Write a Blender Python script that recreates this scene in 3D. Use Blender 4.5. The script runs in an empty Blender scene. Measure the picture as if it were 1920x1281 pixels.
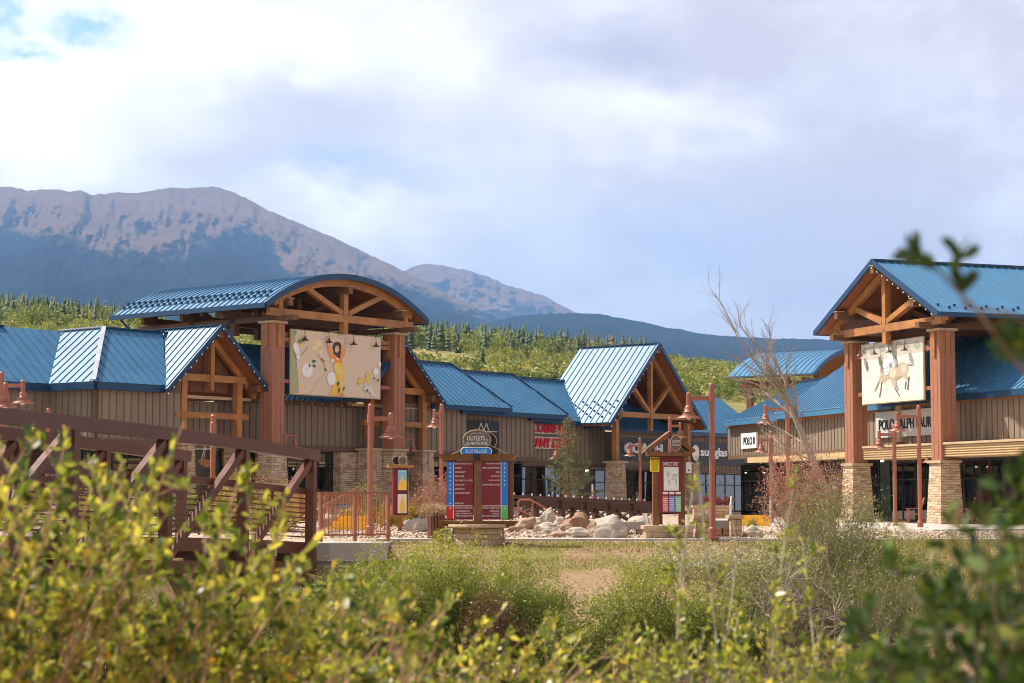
import bpy, math, random
import numpy as np
from mathutils import Vector, Matrix, noise as MN
R = math.radians
random.seed(7); rng = np.random.default_rng(7)
scene = bpy.context.scene
col = scene.collection

# ---------------------------------------------------------------- camera
F = 70/36*1920                      # focal length in photo pixels
PITCH = math.atan(296.5/F)
EYE = 1.15                          # eye height over the plaza
cam_d = bpy.data.cameras.new('camera'); cam = bpy.data.objects.new('camera', cam_d); col.objects.link(cam)
cam.location = (0, 0, EYE); cam.rotation_euler = (math.pi/2+PITCH, 0, 0)
cam_d.lens = 70; cam_d.sensor_width = 36; cam_d.clip_start = .1; cam_d.clip_end = 60000
cam_d.dof.use_dof = True; cam_d.dof.focus_distance = 80; cam_d.dof.aperture_fstop = 5.0
scene.camera = cam

# ---------------------------------------------------------------- sun, sky, exposure
SUN_AZ = math.atan2(-.93, .36)      # from +Y towards +X: sun stands front-left
SUN_EL = R(53)
sd = Vector((math.sin(SUN_AZ)*math.cos(SUN_EL), math.cos(SUN_AZ)*math.cos(SUN_EL), math.sin(SUN_EL)))
sl = bpy.data.lights.new('sun', 'SUN'); so = bpy.data.objects.new('sun', sl); col.objects.link(so)
sl.energy = 5.0; sl.angle = R(.5); sl.color = (1, .93, .83)
so.rotation_euler = (-sd).to_track_quat('-Z', 'Y').to_euler()
scene.view_settings.view_transform = 'Standard'; scene.view_settings.look = 'None'
scene.view_settings.exposure = 0.75; scene.view_settings.gamma = 1
scene.cycles.use_denoising = True; scene.cycles.filter_width = 1.0
scene.cycles.max_bounces = 8; scene.cycles.transparent_max_bounces = 16; scene.cycles.volume_bounces = 0

w = bpy.data.worlds.new('World'); scene.world = w; w.use_nodes = True
nt = w.node_tree; nt.nodes.clear()
def N(t, **k):
    n = nt.nodes.new(t)
    for a, b in k.items(): setattr(n, a, b)
    return n
def lk(a, b): nt.links.new(a, b)
def val(s, v):
    if hasattr(v, 'links') or hasattr(v, 'is_linked'): lk(v, s)
    else: s.default_value = v
def mth(op, a, b=None, c=None, clamp=False):
    n = N('ShaderNodeMath', operation=op, use_clamp=clamp); val(n.inputs[0], a)
    if b is not None: val(n.inputs[1], b)
    if c is not None: val(n.inputs[2], c)
    return n.outputs[0]
def mixc(f, a, b):
    n = N('ShaderNodeMix', data_type='RGBA'); val(n.inputs[0], f); val(n.inputs[6], a); val(n.inputs[7], b); return n.outputs[2]
tc = N('ShaderNodeTexCoord'); sp = N('ShaderNodeSeparateXYZ'); lk(tc.outputs['Generated'], sp.inputs[0])
az = mth('ARCTAN2', sp.outputs[0], sp.outputs[1]); el = mth('ARCSINE', sp.outputs[2])
cb = N('ShaderNodeCombineXYZ'); lk(az, cb.inputs[0]); lk(mth('MULTIPLY', el, 1.6), cb.inputs[1])
def nz(scale, det=6, rough=.55, off=0):
    m = N('ShaderNodeVectorMath', operation='ADD'); lk(cb.outputs[0], m.inputs[0]); m.inputs[1].default_value = (off, off*.7, off*.3)
    n = N('ShaderNodeTexNoise'); lk(m.outputs[0], n.inputs['Vector']); n.inputs['Scale'].default_value = scale
    n.inputs['Detail'].default_value = det; n.inputs['Roughness'].default_value = rough; return n.outputs[0]
dx = mth('MULTIPLY', mth('SUBTRACT', nz(14, 7, .62, 3), .5), .11)
dy = mth('MULTIPLY', mth('SUBTRACT', nz(14, 7, .62, 9), .5), .085)
azd = mth('ADD', az, dx); eld = mth('ADD', el, dy)
def blob(px, py, rx, ry, soft=1.0):
    a = mth('MULTIPLY', mth('SUBTRACT', azd, (px-960)/F), F/rx)
    b = mth('MULTIPLY', mth('SUBTRACT', eld, (937-py)/F), F/ry)
    d = mth('ADD', mth('MULTIPLY', a, a), mth('MULTIPLY', b, b))
    return mth('POWER', 2.718, mth('MULTIPLY', d, -1.0/soft))
def K(c, k=7.6): return (c[0]*k, c[1]*k, c[2]*k, 1)
sky = N('ShaderNodeTexSky', sky_type='NISHITA', sun_disc=False); sky.sun_elevation = SUN_EL; sky.sun_rotation = SUN_AZ
sky.air_density = 1.0; sky.dust_density = 1.2
mr = N('ShaderNodeMapRange', interpolation_type='SMOOTHSTEP'); lk(az, mr.inputs[0]); mr.inputs[1].default_value = -.26; mr.inputs[2].default_value = .26
base = mixc(mr.outputs[0], K((1.04, .97, .94)), K((.78, .645, .65)))
mr2 = N('ShaderNodeMapRange', interpolation_type='SMOOTHSTEP'); lk(nz(7, 8, .6), mr2.inputs[0]); mr2.inputs[1].default_value = .44; mr2.inputs[2].default_value = .60
c = mixc(mth('MULTIPLY', mr2.outputs[0], .6), base, K((1.2, 1.14, 1.1)))
GREY = K((.80, .70, .74)); WHITE = K((1.55, 1.45, 1.3)); BLUE = K((.55, .66, .90))
for (b, colr, k) in (((1150, 95, 190, 85), K((.58, .52, .60)), .85), ((560, 215, 330, 70), K((.70, .63, .70)), .7), ((1560, 150, 300, 200), K((.62, .53, .56)), .5),
                     ((640, 322, 190, 48), BLUE, .85), ((420, 300, 170, 40), GREY, .7), ((1320, 450, 250, 90), BLUE, .42), ((1050, 430, 260, 90), BLUE, .2),
                     ((90, 190, 210, 130), WHITE, 1.0), ((470, 80, 260, 60), WHITE, .75), ((660, 410, 150, 45), WHITE, .75), ((1230, 235, 230, 60), WHITE, .6), ((850, 120, 120, 110), WHITE, .5),
                     ((60, 300, 180, 50), WHITE, .8),
                     ((150, 82, 70, 30), K((.45, .72, .95)), 1.0), ((45, 150, 70, 22), K((.45, .72, .95)), .9), ((-10, 95, 40, 25), K((.45, .72, .95)), .9)):
    c = mixc(mth('MULTIPLY', blob(*b), k, clamp=True), c, colr)
# the clear sky behind the thin cloud, and the ground side of the sphere
c = mixc(.90, sky.outputs[0], c)
mr3 = N('ShaderNodeMapRange', interpolation_type='SMOOTHSTEP'); lk(el, mr3.inputs[0]); mr3.inputs[1].default_value = .26; mr3.inputs[2].default_value = .62
c = mixc(mth('MULTIPLY', mr3.outputs[0], .70), c, sky.outputs[0])      # overhead the cloud opens to clear blue sky
bg = N('ShaderNodeBackground'); lk(c, bg.inputs[0]); bg.inputs[1].default_value = .10
out = N('ShaderNodeOutputWorld'); lk(bg.outputs[0], out.inputs[0])

# ---------------------------------------------------------------- helpers: tags, meshes, materials
def tag(o, label=None, cat=None, group=None, kind=None):
    if label: o['label'] = label
    if cat: o['category'] = cat
    if group: o['group'] = group
    if kind: o['kind'] = kind
    return o
def thing(name, label, cat, loc=(0, 0, 0), rz=0, group=None):
    o = bpy.data.objects.new(name, None); col.objects.link(o); o.empty_display_size = .2
    o.location = loc; o.rotation_euler = (0, 0, rz); return tag(o, label, cat, group)
def obj(name, me, parent=None, loc=None):
    o = bpy.data.objects.new(name, me); col.objects.link(o)
    if parent is not None: o.parent = parent
    if loc is not None: o.location = loc
    return o
class MB:
    """collects shapes; build() links them as ONE mesh object"""
    def __init__(s): s.v = []; s.f = []; s.m = []; s.mi = 0; s.n = 0; s.sm = False
    def add(s, vs, fs):
        s.v += [tuple(p) for p in vs]
        for f in fs: s.f.append([i+s.n for i in f]); s.m.append(s.mi)
        s.n = len(s.v); return s
    def hexa(s, b, t):           # four bottom, four top corners
        return s.add(list(b)+list(t), [(3, 2, 1, 0), (4, 5, 6, 7), (0, 1, 5, 4), (1, 2, 6, 5), (2, 3, 7, 6), (3, 0, 4, 7)])
    def box(s, x0, x1, y0, y1, z0, z1):
        return s.hexa([(x0, y0, z0), (x1, y0, z0), (x1, y1, z0), (x0, y1, z0)], [(x0, y0, z1), (x1, y0, z1), (x1, y1, z1), (x0, y1, z1)])
    def taper(s, cx, cy, a0, a1, z0, z1):
        return s.hexa([(cx-a0, cy-a0, z0), (cx+a0, cy-a0, z0), (cx+a0, cy+a0, z0), (cx-a0, cy+a0, z0)], [(cx-a1, cy-a1, z1), (cx+a1, cy-a1, z1), (cx+a1, cy+a1, z1), (cx-a1, cy+a1, z1)])
    def beam(s, p, q, wd, ht, up=(0, 0, 1)):
        p = Vector(p); q = Vector(q); d = (q-p).normalized(); up = Vector(up)
        sx = d.cross(up)
        if sx.length < 1e-4: sx = d.cross(Vector((0, 1, 0)))
        sx.normalize(); uy = sx.cross(d).normalized()
        a = sx*wd/2; b = uy*ht/2
        return s.hexa([p-a-b, p+a-b, p+a+b, p-a+b], [q-a-b, q+a-b, q+a+b, q-a+b])
    def tube(s, pts, rad, n=8, cap=True):
        pts = [Vector(p) for p in pts]
        if not hasattr(rad, '__len__'): rad = [rad]*len(pts)
        vs = []; fs = []; last = None
        for i, p in enumerate(pts):
            d = (pts[min(i+1, len(pts)-1)]-pts[max(i-1, 0)]).normalized()
            if last is None: x = d.orthogonal().normalized()
            else:
                x = last-d*last.dot(d); x = x.normalized() if x.length > 1e-5 else d.orthogonal().normalized()
            last = x; y = d.cross(x)
            for k in range(n):
                a = 2*math.pi*k/n; vs.append(p+(x*math.cos(a)+y*math.sin(a))*rad[i])
        for i in range(len(pts)-1):
            for k in range(n): fs.append((i*n+k, i*n+(k+1) % n, (i+1)*n+(k+1) % n, (i+1)*n+k))
        if cap: fs.append(tuple(range(n))[::-1]); fs.append(tuple((len(pts)-1)*n+k for k in range(n)))
        return s.add(vs, fs)
    def lathe(s, prof, cx=0, cy=0, n=16, cap=True):
        vs = []; fs = []
        for r, z in prof:
            for k in range(n): a = 2*math.pi*k/n; vs.append((cx+r*math.cos(a), cy+r*math.sin(a), z))
        for i in range(len(prof)-1):
            for k in range(n): fs.append((i*n+k, i*n+(k+1) % n, (i+1)*n+(k+1) % n, (i+1)*n+k))
        if cap: fs.append(tuple(range(n))[::-1]); fs.append(tuple((len(prof)-1)*n+k for k in range(n)))
        return s.add(vs, fs)
    def poly(s, pts): return s.add(pts, [tuple(range(len(pts)))])
    def slab(s, pts, off):       # polygon with thickness along vector off
        n = len(pts); off = Vector(off); P = [Vector(p) for p in pts]
        return s.add(P+[p+off for p in P], [tuple(range(n))[::-1], tuple(range(n, 2*n))]+[(i, (i+1) % n, n+(i+1) % n, n+i) for i in range(n)])
    def ell(s, o, ax, ay, rx, ry, n=20):
        o = Vector(o); ax = Vector(ax); ay = Vector(ay)
        return s.poly([o+ax*rx*math.cos(2*math.pi*k/n)+ay*ry*math.sin(2*math.pi*k/n) for k in range(n)])
    def mesh(s, name, mats):
        me = bpy.data.meshes.new(name); me.from_pydata([tuple(p) for p in s.v], [], s.f)
        for m in (mats if isinstance(mats, (list, tuple)) else [mats]): me.materials.append(m)
        if isinstance(mats, (list, tuple)) and len(mats) > 1: me.polygons.foreach_set('material_index', s.m)
        if s.sm: me.polygons.foreach_set('use_smooth', [True]*len(s.f))
        me.update(); return me
    def build(s, name, mats, parent=None, loc=None): return obj(name, s.mesh(name, mats), parent, loc)
def npmesh(name, V, Fq, mats, rnd=None, smooth=False):
    """V (n,3), Fq (m,k) numpy -> mesh; rnd one value per face"""
    V = np.asarray(V, np.float32); Fq = np.asarray(Fq, np.int32); me = bpy.data.meshes.new(name)
    m, k = Fq.shape
    me.vertices.add(len(V)); me.vertices.foreach_set('co', V.ravel())
    me.loops.add(m*k); me.loops.foreach_set('vertex_index', Fq.ravel())
    me.polygons.add(m); me.polygons.foreach_set('loop_start', np.arange(0, m*k, k, dtype=np.int32))
    try: me.polygons.foreach_set('loop_total', np.full(m, k, np.int32))
    except Exception: pass
    if smooth: me.polygons.foreach_set('use_smooth', np.ones(m, bool))
    for mt in (mats if isinstance(mats, (list, tuple)) else [mats]): me.materials.append(mt)
    if rnd is not None:
        at = me.attributes.new('rnd', 'FLOAT', 'FACE'); at.data.foreach_set('value', np.asarray(rnd, np.float32))
    me.update(); me.validate(); return me

class NT:
    def __init__(s, name):
        s.m = bpy.data.materials.new(name); s.m.use_nodes = True; s.t = s.m.node_tree; s.t.nodes.clear()
        s.o = s.n('ShaderNodeOutputMaterial')
    def n(s, t, inp=None, **k):
        x = s.t.nodes.new(t)
        for a, b in k.items(): setattr(x, a, b)
        for a, b in (inp or {}).items():
            if hasattr(b, 'is_linked'): s.t.links.new(b, x.inputs[a])
            else: x.inputs[a].default_value = b
        return x
    def l(s, a, b): s.t.links.new(a, b)
    def ramp(s, fac, stops, interp='LINEAR'):
        r = s.n('ShaderNodeValToRGB'); s.l(fac, r.inputs[0]); e = r.color_ramp; e.interpolation = interp
        while len(e.elements) < len(stops): e.elements.new(.5)
        for q, (p, c) in zip(e.elements, stops): q.position = p; q.color = (*c, 1)
        return r.outputs[0]
    def mix(s, f, a, b, bt='MIX'):
        x = s.n('ShaderNodeMix', data_type='RGBA', blend_type=bt)
        for i, q in ((0, f), (6, a), (7, b)):
            if hasattr(q, 'is_linked'): s.l(q, x.inputs[i])
            else: x.inputs[i].default_value = q if not isinstance(q, tuple) else (*q[:3], 1)
        return x.outputs[2]
def M(name, c, rough=.7, metal=0., var=.25, scale=3., bump=.0, bscale=40., spec=.4, stretch=(1, 1, 1), grime=0.):
    t = NT(name); tc = t.n('ShaderNodeTexCoord')
    mp = t.n('ShaderNodeMapping', {'Vector': tc.outputs['Object'], 'Scale': stretch})
    n1 = t.n('ShaderNodeTexNoise', {'Vector': mp.outputs[0], 'Scale': scale, 'Detail': 8., 'Roughness': .62})
    lo = tuple(x*(1-var) for x in c); hi = tuple(min(1, x*(1+var)) for x in c)
    cr = t.ramp(n1.outputs[0], [(.28, lo), (.72, hi)])
    if grime:
        n2 = t.n('ShaderNodeTexNoise', {'Vector': mp.outputs[0], 'Scale': scale*.23, 'Detail': 5., 'Roughness': .7})
        cr = t.mix(t.n('ShaderNodeMapRange', {0: n2.outputs[0], 1: .5, 2: .75, 3: 0., 4: grime}).outputs[0], cr, tuple(x*.45+.05 for x in c))
    p = t.n('ShaderNodeBsdfPrincipled', {'Base Color': cr, 'Metallic': metal, 'Specular IOR Level': spec})
    t.l(t.n('ShaderNodeMapRange', {0: n1.outputs[0], 1: .3, 2: .7, 3: max(.05, rough-.1), 4: min(1, rough+.1)}).outputs[0], p.inputs['Roughness'])
    if bump:
        n3 = t.n('ShaderNodeTexNoise', {'Vector': mp.outputs[0], 'Scale': bscale, 'Detail': 6.})
        b = t.n('ShaderNodeBump', {'Height': n3.outputs[0], 'Strength': bump, 'Distance': .02}); t.l(b.outputs[0], p.inputs['Normal'])
    t.l(p.outputs[0], t.o.inputs[0]); return t.m
def stone_mat(name, stops, bw=.42, bh=.11, mortar=(.20, .14, .09)):
    t = NT(name); tc = t.n('ShaderNodeTexCoord'); sp = t.n('ShaderNodeSeparateXYZ', {0: tc.outputs['Object']})
    nn = t.n('ShaderNodeTexNoise', {'Vector': tc.outputs['Object'], 'Scale': 1.3, 'Detail': 2.})
    xy = t.n('ShaderNodeMath', {0: sp.outputs[0], 1: sp.outputs[1]}, operation='ADD')
    zz = t.n('ShaderNodeMath', {0: nn.outputs[0], 1: .22, 2: sp.outputs[2]}, operation='MULTIPLY_ADD')
    cv = t.n('ShaderNodeCombineXYZ', {0: xy.outputs[0], 1: zz.outputs[0]})
    br = t.n('ShaderNodeTexBrick', {'Vector': cv.outputs[0], 'Scale': 1., 'Mortar Size': .009, 'Brick Width': bw, 'Row Height': bh, 'Color1': (0, 0, 0, 1), 'Color2': (1, 1, 1, 1), 'Mortar': (.5, .5, .5, 1), 'Bias': 0., 'Mortar Smooth': .3})
    br.offset_frequency = 2; br.squash = .62; br.squash_frequency = 3
    n2 = t.n('ShaderNodeTexNoise', {'Vector': cv.outputs[0], 'Scale': 3.1, 'Detail': 2.})
    f = t.n('ShaderNodeMath', {0: t.n('ShaderNodeSeparateColor', {0: br.outputs[0]}).outputs[0], 1: .62, 2: t.n('ShaderNodeMath', {0: n2.outputs[0], 1: .45}, operation='MULTIPLY').outputs[0]}, operation='MULTIPLY_ADD')
    c = t.ramp(f.outputs[0], stops)
    n4 = t.n('ShaderNodeTexNoise', {'Vector': tc.outputs['Object'], 'Scale': 22., 'Detail': 6.})
    c = t.mix(.35, c, t.ramp(n4.outputs[0], [(.3, (.45, .45, .45)), (.7, (1, 1, 1))]), 'MULTIPLY')
    c = t.mix(br.outputs[1], c, mortar)
    hb = t.n('ShaderNodeMath', {0: n4.outputs[0], 1: .5, 2: t.n('ShaderNodeMath', {0: br.outputs[1], 1: -1.2, 2: f.outputs[0]}, operation='MULTIPLY_ADD').outputs[0]}, operation='MULTIPLY_ADD')
    b = t.n('ShaderNodeBump', {'Height': hb.outputs[0], 'Strength': .8, 'Distance': .05})
    p = t.n('ShaderNodeBsdfPrincipled', {'Base Color': c, 'Roughness': .85, 'Normal': b.outputs[0]}); t.l(p.outputs[0], t.o.inputs[0]); return t.m
def leaf_mat(name, stops, trans=.4, rough=.45):
    t = NT(name); a = t.n('ShaderNodeAttribute', attribute_name='rnd'); c = t.ramp(a.outputs['Fac'], stops)
    p = t.n('ShaderNodeBsdfPrincipled', {'Base Color': c, 'Roughness': rough, 'Specular IOR Level': .4})
    tr = t.n('ShaderNodeBsdfTranslucent', {'Color': t.mix(1., c, (1.0, .95, .55), 'MULTIPLY')})
    mx = t.n('ShaderNodeMixShader', {0: trans}); t.l(p.outputs[0], mx.inputs[1]); t.l(tr.outputs[0], mx.inputs[2]); t.l(mx.outputs[0], t.o.inputs[0]); return t.m
def glass_mat():
    t = NT('window_glass'); fr = t.n('ShaderNodeFresnel', {'IOR': 1.6}); f = t.n('ShaderNodeMapRange', {0: fr.outputs[0], 1: 0., 2: 1., 3: .10, 4: 1.})
    a = t.n('ShaderNodeBsdfTransparent', {'Color': (.80, .85, .82, 1)}); g = t.n('ShaderNodeBsdfGlossy', {'Color': (1, 1, 1, 1), 'Roughness': .02})
    mx = t.n('ShaderNodeMixShader', {0: f.outputs[0]}); t.l(a.outputs[0], mx.inputs[1]); t.l(g.outputs[0], mx.inputs[2]); t.l(mx.outputs[0], t.o.inputs[0]); return t.m

ROOF = M('blue_metal_roof', (.052, .168, .29), .44, .0, .14, .9, spec=.5, grime=.22)
FASCIA = M('blue_fascia', (.012, .05, .11), .45, .1, .1)
SIDING = M('brown_siding', (.235, .175, .122), .8, 0, .14, 2., .15, 30, stretch=(1, 1, .15))
SIDEDK = M('siding_batten', (.15, .108, .072), .85, 0, .15)
TRIM = M('brown_trim', (.14, .085, .05), .75, 0, .2, 4)
RED = M('red_brown_panel', (.34, .14, .075), .62, 0, .1, 3, .05, grime=.1)
REDDK = M('dark_red_panel', (.19, .075, .04), .7, 0, .12)
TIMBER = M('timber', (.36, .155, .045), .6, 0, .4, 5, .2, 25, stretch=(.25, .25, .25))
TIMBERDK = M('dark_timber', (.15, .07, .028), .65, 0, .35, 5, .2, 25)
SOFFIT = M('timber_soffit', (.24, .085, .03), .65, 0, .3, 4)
CAPST = M('tan_cap_stone', (.46, .33, .2), .8, 0, .2, 5, .2)
CREAM = M('cream_band', (.52, .37, .19), .6, 0, .12, 3)
STONE = stone_mat('ledge_stone', [(.08, (.30, .14, .07)), (.25, (.58, .39, .23)), (.42, (.66, .49, .33)), (.58, (.44, .24, .12)), (.72, (.66, .50, .33)), (.92, (.72, .58, .42))], .5, .115)
STONEB = stone_mat('block_stone', [(.1, (.32, .18, .09)), (.35, (.50, .33, .19)), (.6, (.58, .43, .28)), (.9, (.44, .26, .14))], .5, .16)
RUST = M('rust_paint', (.33, .115, .065), .5, .0, .15, 6, grime=.1)
BRIDGE = M('bridge_steel', (.135, .045, .02), .42, .0, .22, 2.5, .05, grime=.12)
RAILW = M('dark_stained_wood', (.07, .03, .016), .6, 0, .3, 6)
DIRWOOD = M('sign_timber', (.20, .085, .028), .6, 0, .35, 6, .15, 30)
BLACK = M('black_frame', (.012, .012, .013), .4, 0, .1)
BRONZE = M('bronze_lamp', (.12, .06, .04), .45, .4, .2)
GLASS = glass_mat()
CONC = M('concrete', (.46, .41, .35), .85, 0, .14, 1.5, .2, 20, grime=.25)
CONCDK = M('weathered_concrete', (.34, .31, .27), .9, 0, .25, 1.2, .4, 12, grime=.4)
YELLOW = M('yellow_paint', (.78, .42, .02), .55, 0, .12, 3, grime=.15)
WHITEP = M('white_paint', (.80, .79, .75), .5, 0, .05)
CHAR = M('charcoal_panel', (.022, .026, .03), .5, 0, .12)
SREDL = M('red_letters', (.62, .012, .02), .4, 0, .05)
BOARDR = M('maroon_board', (.20, .012, .02), .45, 0, .08)
BLUEP = M('blue_sign_paint', (.01, .20, .66), .45, 0, .05)
REDP = M('red_sign_paint', (.62, .015, .02), .45, 0, .05)
GREENP = M('green_sign_paint', (.10, .52, .10), .45, 0, .05)
OVAL = M('oval_sign_brown', (.16, .11, .08), .55, 0, .15)
BARK = M('bark', (.20, .14, .09), .9, 0, .35, 12, .3)
BARKG = M('grey_bark', (.36, .28, .20), .9, 0, .3, 12, .3)
TWIG = M('pale_twig', (.40, .32, .23), .85, 0, .3, 14)
TWIGF = M('near_twig', (.42, .25, .14), .8, 0, .3, 14)
BULB = M('bulb_glass', (.85, .83, .76), .3, 0, .02)
WIRE = M('wire', (.03, .025, .02), .6)

# ---------------------------------------------------------------- measuring: rays through the photo, building frames
cp, spn = math.cos(PITCH), math.sin(PITCH)
def ray(px, py):
    u = (px-960)/F; v = (640.5-py)/F
    return Vector((u, cp-v*spn, spn+v*cp))
def at(px, py, Y):
    d = ray(px, py); return Vector((0, 0, EYE))+d*(Y/d.y)
class Frame:                            # x along the facade (left to right seen from outside), y into the building
    def __init__(s, O, ang): s.O = Vector(O); s.ang = ang; s.a = Vector((math.cos(ang), math.sin(ang))); s.b = Vector((-math.sin(ang), math.cos(ang)))
    def px(s, px, py, v):               # where the sight line meets the plane y = v of this frame -> (x, z)
        d = ray(px, py); A = Matrix(((d.x, -s.a.x), (d.y, -s.a.y))); t, u = A.inverted() @ Vector((s.O.x+v*s.b.x, s.O.y+v*s.b.y))
        return u, EYE+t*d.z
    def P(s, px, py, v): u, z = s.px(px, py, v); return (u, v, z)
    def local(s, X, Y): q = Vector((X, Y))-s.O; return q.dot(s.a), q.dot(s.b)
    def world(s, u, v): q = s.O+s.a*u+s.b*v; return q.x, q.y
LF = Frame((-5.98, 100.6), R(51.7))
RF = Frame((19.4, 89.5), math.atan2(-.94, .35))
def sst(a, b, x):
    t = min(1, max(0, (x-a)/(b-a))); return t*t*(3-2*t)
def lerp(xs, ys, x): return float(np.interp(x, xs, ys))
def ground_z(x, y):
    if y < 57.5:
        wob = .8*MN.noise(Vector((x*.15, y*.15, 1.3)))+.25*MN.noise(Vector((x*.6, y*.6, 4)))
        z = lerp([0, 10, 16, 24, 40, 43.5, 46.5, 51, 54.5, 57.5], [-.55, -.7, -1.9, -3.4, -3.4, -2.75, -1.9, -.75, -.22, -.02], y)+(wob*.35 if 8 < y < 54 else 0)
        return z-1.5*(1-sst(-3.9, -2.4, x))*(1-sst(54.6, 55.6, y))*sst(43, 49, y)
    if y < 160:
        m = .42*sst(58.2, 66, y)*(1-sst(3.0, 7.5, x))
        u, v = LF.local(x, y); hp = .8-.5*sst(2, 22, u); pad = hp*sst(-9, -3.5, v)
        return max(m, pad)
    k = lerp([-.26, -.12, 0, .11, .16, .26], [1.22, 1.12, 1.0, .84, .78, .74], x/y)
    h = lerp([160, 220, 300, 450, 700, 1000, 1250, 1700, 2600, 12000], [.8, 3, 11, 28, 52, 75, 80, 80, 80, 80], y)*k
    return h + .006*y*MN.noise(Vector((x*.006, y*.006, 0)))*sst(200, 500, y)
def on_ground(px, py):
    d = ray(px, py); t = 20.0
    while t < 300:
        p = Vector((0, 0, EYE))+d*t
        if p.z <= ground_z(p.x, p.y): return p
        t += .1
    return p
# ---------------------------------------------------------------- terrain
def ground_mat():
    t = NT('earth'); tc = t.n('ShaderNodeTexCoord'); sp = t.n('ShaderNodeSeparateXYZ', {0: tc.outputs['Object']})
    n1 = t.n('ShaderNodeTexNoise', {'Vector': tc.outputs['Object'], 'Scale': .45, 'Detail': 8., 'Roughness': .7})
    n2 = t.n('ShaderNodeTexNoise', {'Vector': tc.outputs['Object'], 'Scale': 9., 'Detail': 8., 'Roughness': .7})
    n3 = t.n('ShaderNodeTexVoronoi', {'Vector': tc.outputs['Object'], 'Scale': 14.})
    n4 = t.n('ShaderNodeTexNoise', {'Vector': tc.outputs['Object'], 'Scale': .02, 'Detail': 9., 'Roughness': .65})
    dirt = t.ramp(n2.outputs[0], [(.25, (.15, .085, .045)), (.5, (.30, .19, .11)), (.75, (.42, .29, .18))])
    grav = t.ramp(n3.outputs['Color'], [(.1, (.24, .15, .10)), (.5, (.46, .33, .24)), (.9, (.62, .50, .40))])
    grass = t.ramp(n2.outputs[0], [(.3, (.10, .10, .025)), (.55, (.22, .19, .055)), (.75, (.34, .27, .10))])
    mead = t.ramp(n4.outputs[0], [(.38, (.12, .14, .035)), (.52, (.24, .20, .07)), (.66, (.38, .28, .13))])
    def band(a, b): return t.n('ShaderNodeMapRange', {0: sp.outputs[1], 1: a, 2: b, 3: 0., 4: 1.}).outputs[0]
    c = t.mix(t.n('ShaderNodeMath', {0: band(50.6, 51.8), 1: t.n('ShaderNodeMapRange', {0: n1.outputs[0], 1: .44, 2: .54}).outputs[0]}, operation='MULTIPLY').outputs[0], dirt, grass)
    c = t.mix(band(57.0, 57.2), c, grav)
    c = t.mix(band(140, 170), c, mead)
    b = t.n('ShaderNodeBump', {'Height': n2.outputs[0], 'Strength': .6, 'Distance': .08})
    p = t.n('ShaderNodeBsdfPrincipled', {'Base Color': c, 'Roughness': .95, 'Specular IOR Level': .1, 'Normal': b.outputs[0]}); t.l(p.outputs[0], t.o.inputs[0]); return t.m
ys = np.unique(np.concatenate([np.linspace(-30, 40, 36), np.linspace(40, 70, 76), np.linspace(70, 160, 46), np.linspace(160, 700, 50), np.geomspace(700, 26000, 40)]))
tx = np.linspace(-.42, .42, 121)
V = []
for y in ys:
    sc_ = max(y, 45)
    for t_ in tx: x = t_*sc_*(1 if y < 2000 else 1.2); V.append((x, y, ground_z(x, y)))
nx = len(tx); Fq = [(j*nx+i, j*nx+i+1, (j+1)*nx+i+1, (j+1)*nx+i) for j in range(len(ys)-1) for i in range(nx-1)]
tag(obj('ground', npmesh('ground', V, Fq, ground_mat(), smooth=True)), kind='structure')
WATER = M('river_water', (.018, .02, .014), .12, 0, .3, .6, .25, 3, spec=.6)
tag(MB().add([(-40, 17, -2.75), (40, 17, -2.75), (40, 44.2, -2.75), (-40, 44.2, -2.75)], [(0, 1, 2, 3)]).build('river', WATER), kind='structure')
m = MB(); m.box(-3.9, 9.2, 57.25, 58.75, -.3, .035); m.box(9.2, 34, 57.25, 58.6, -.3, .03)
tag(m.build('path', CONC), kind='structure')
m = MB()                                    # paving in front of the right-hand shops
q = [RF.world(u, v) for u, v in ((14, -9.5), (14, 6), (-30, 9), (-30, -3), (-9, -5.5), (3, -9.5))]
m.slab([(x, y, .06) for x, y in q], (0, 0, -.3)); tag(m.build('pavement', CONC), kind='structure')
m = MB(); q = [LF.world(u, v) for u, v in ((-40, -2.6), (2, -2.6), (2, 4), (-40, 6))]
m.slab([(x, y, .86) for x, y in q], (0, 0, -.5)); q = [LF.world(u, v) for u, v in ((2.0, -2.6), (34, -1), (34, 5), (2.0, 5))]
m.add([(x, y, z) for (x, y), z in zip(q, (.86, .36, .36, .86))], [(0, 1, 2, 3)]); tag(m.build('walkway', CONC), kind='structure')

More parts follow.
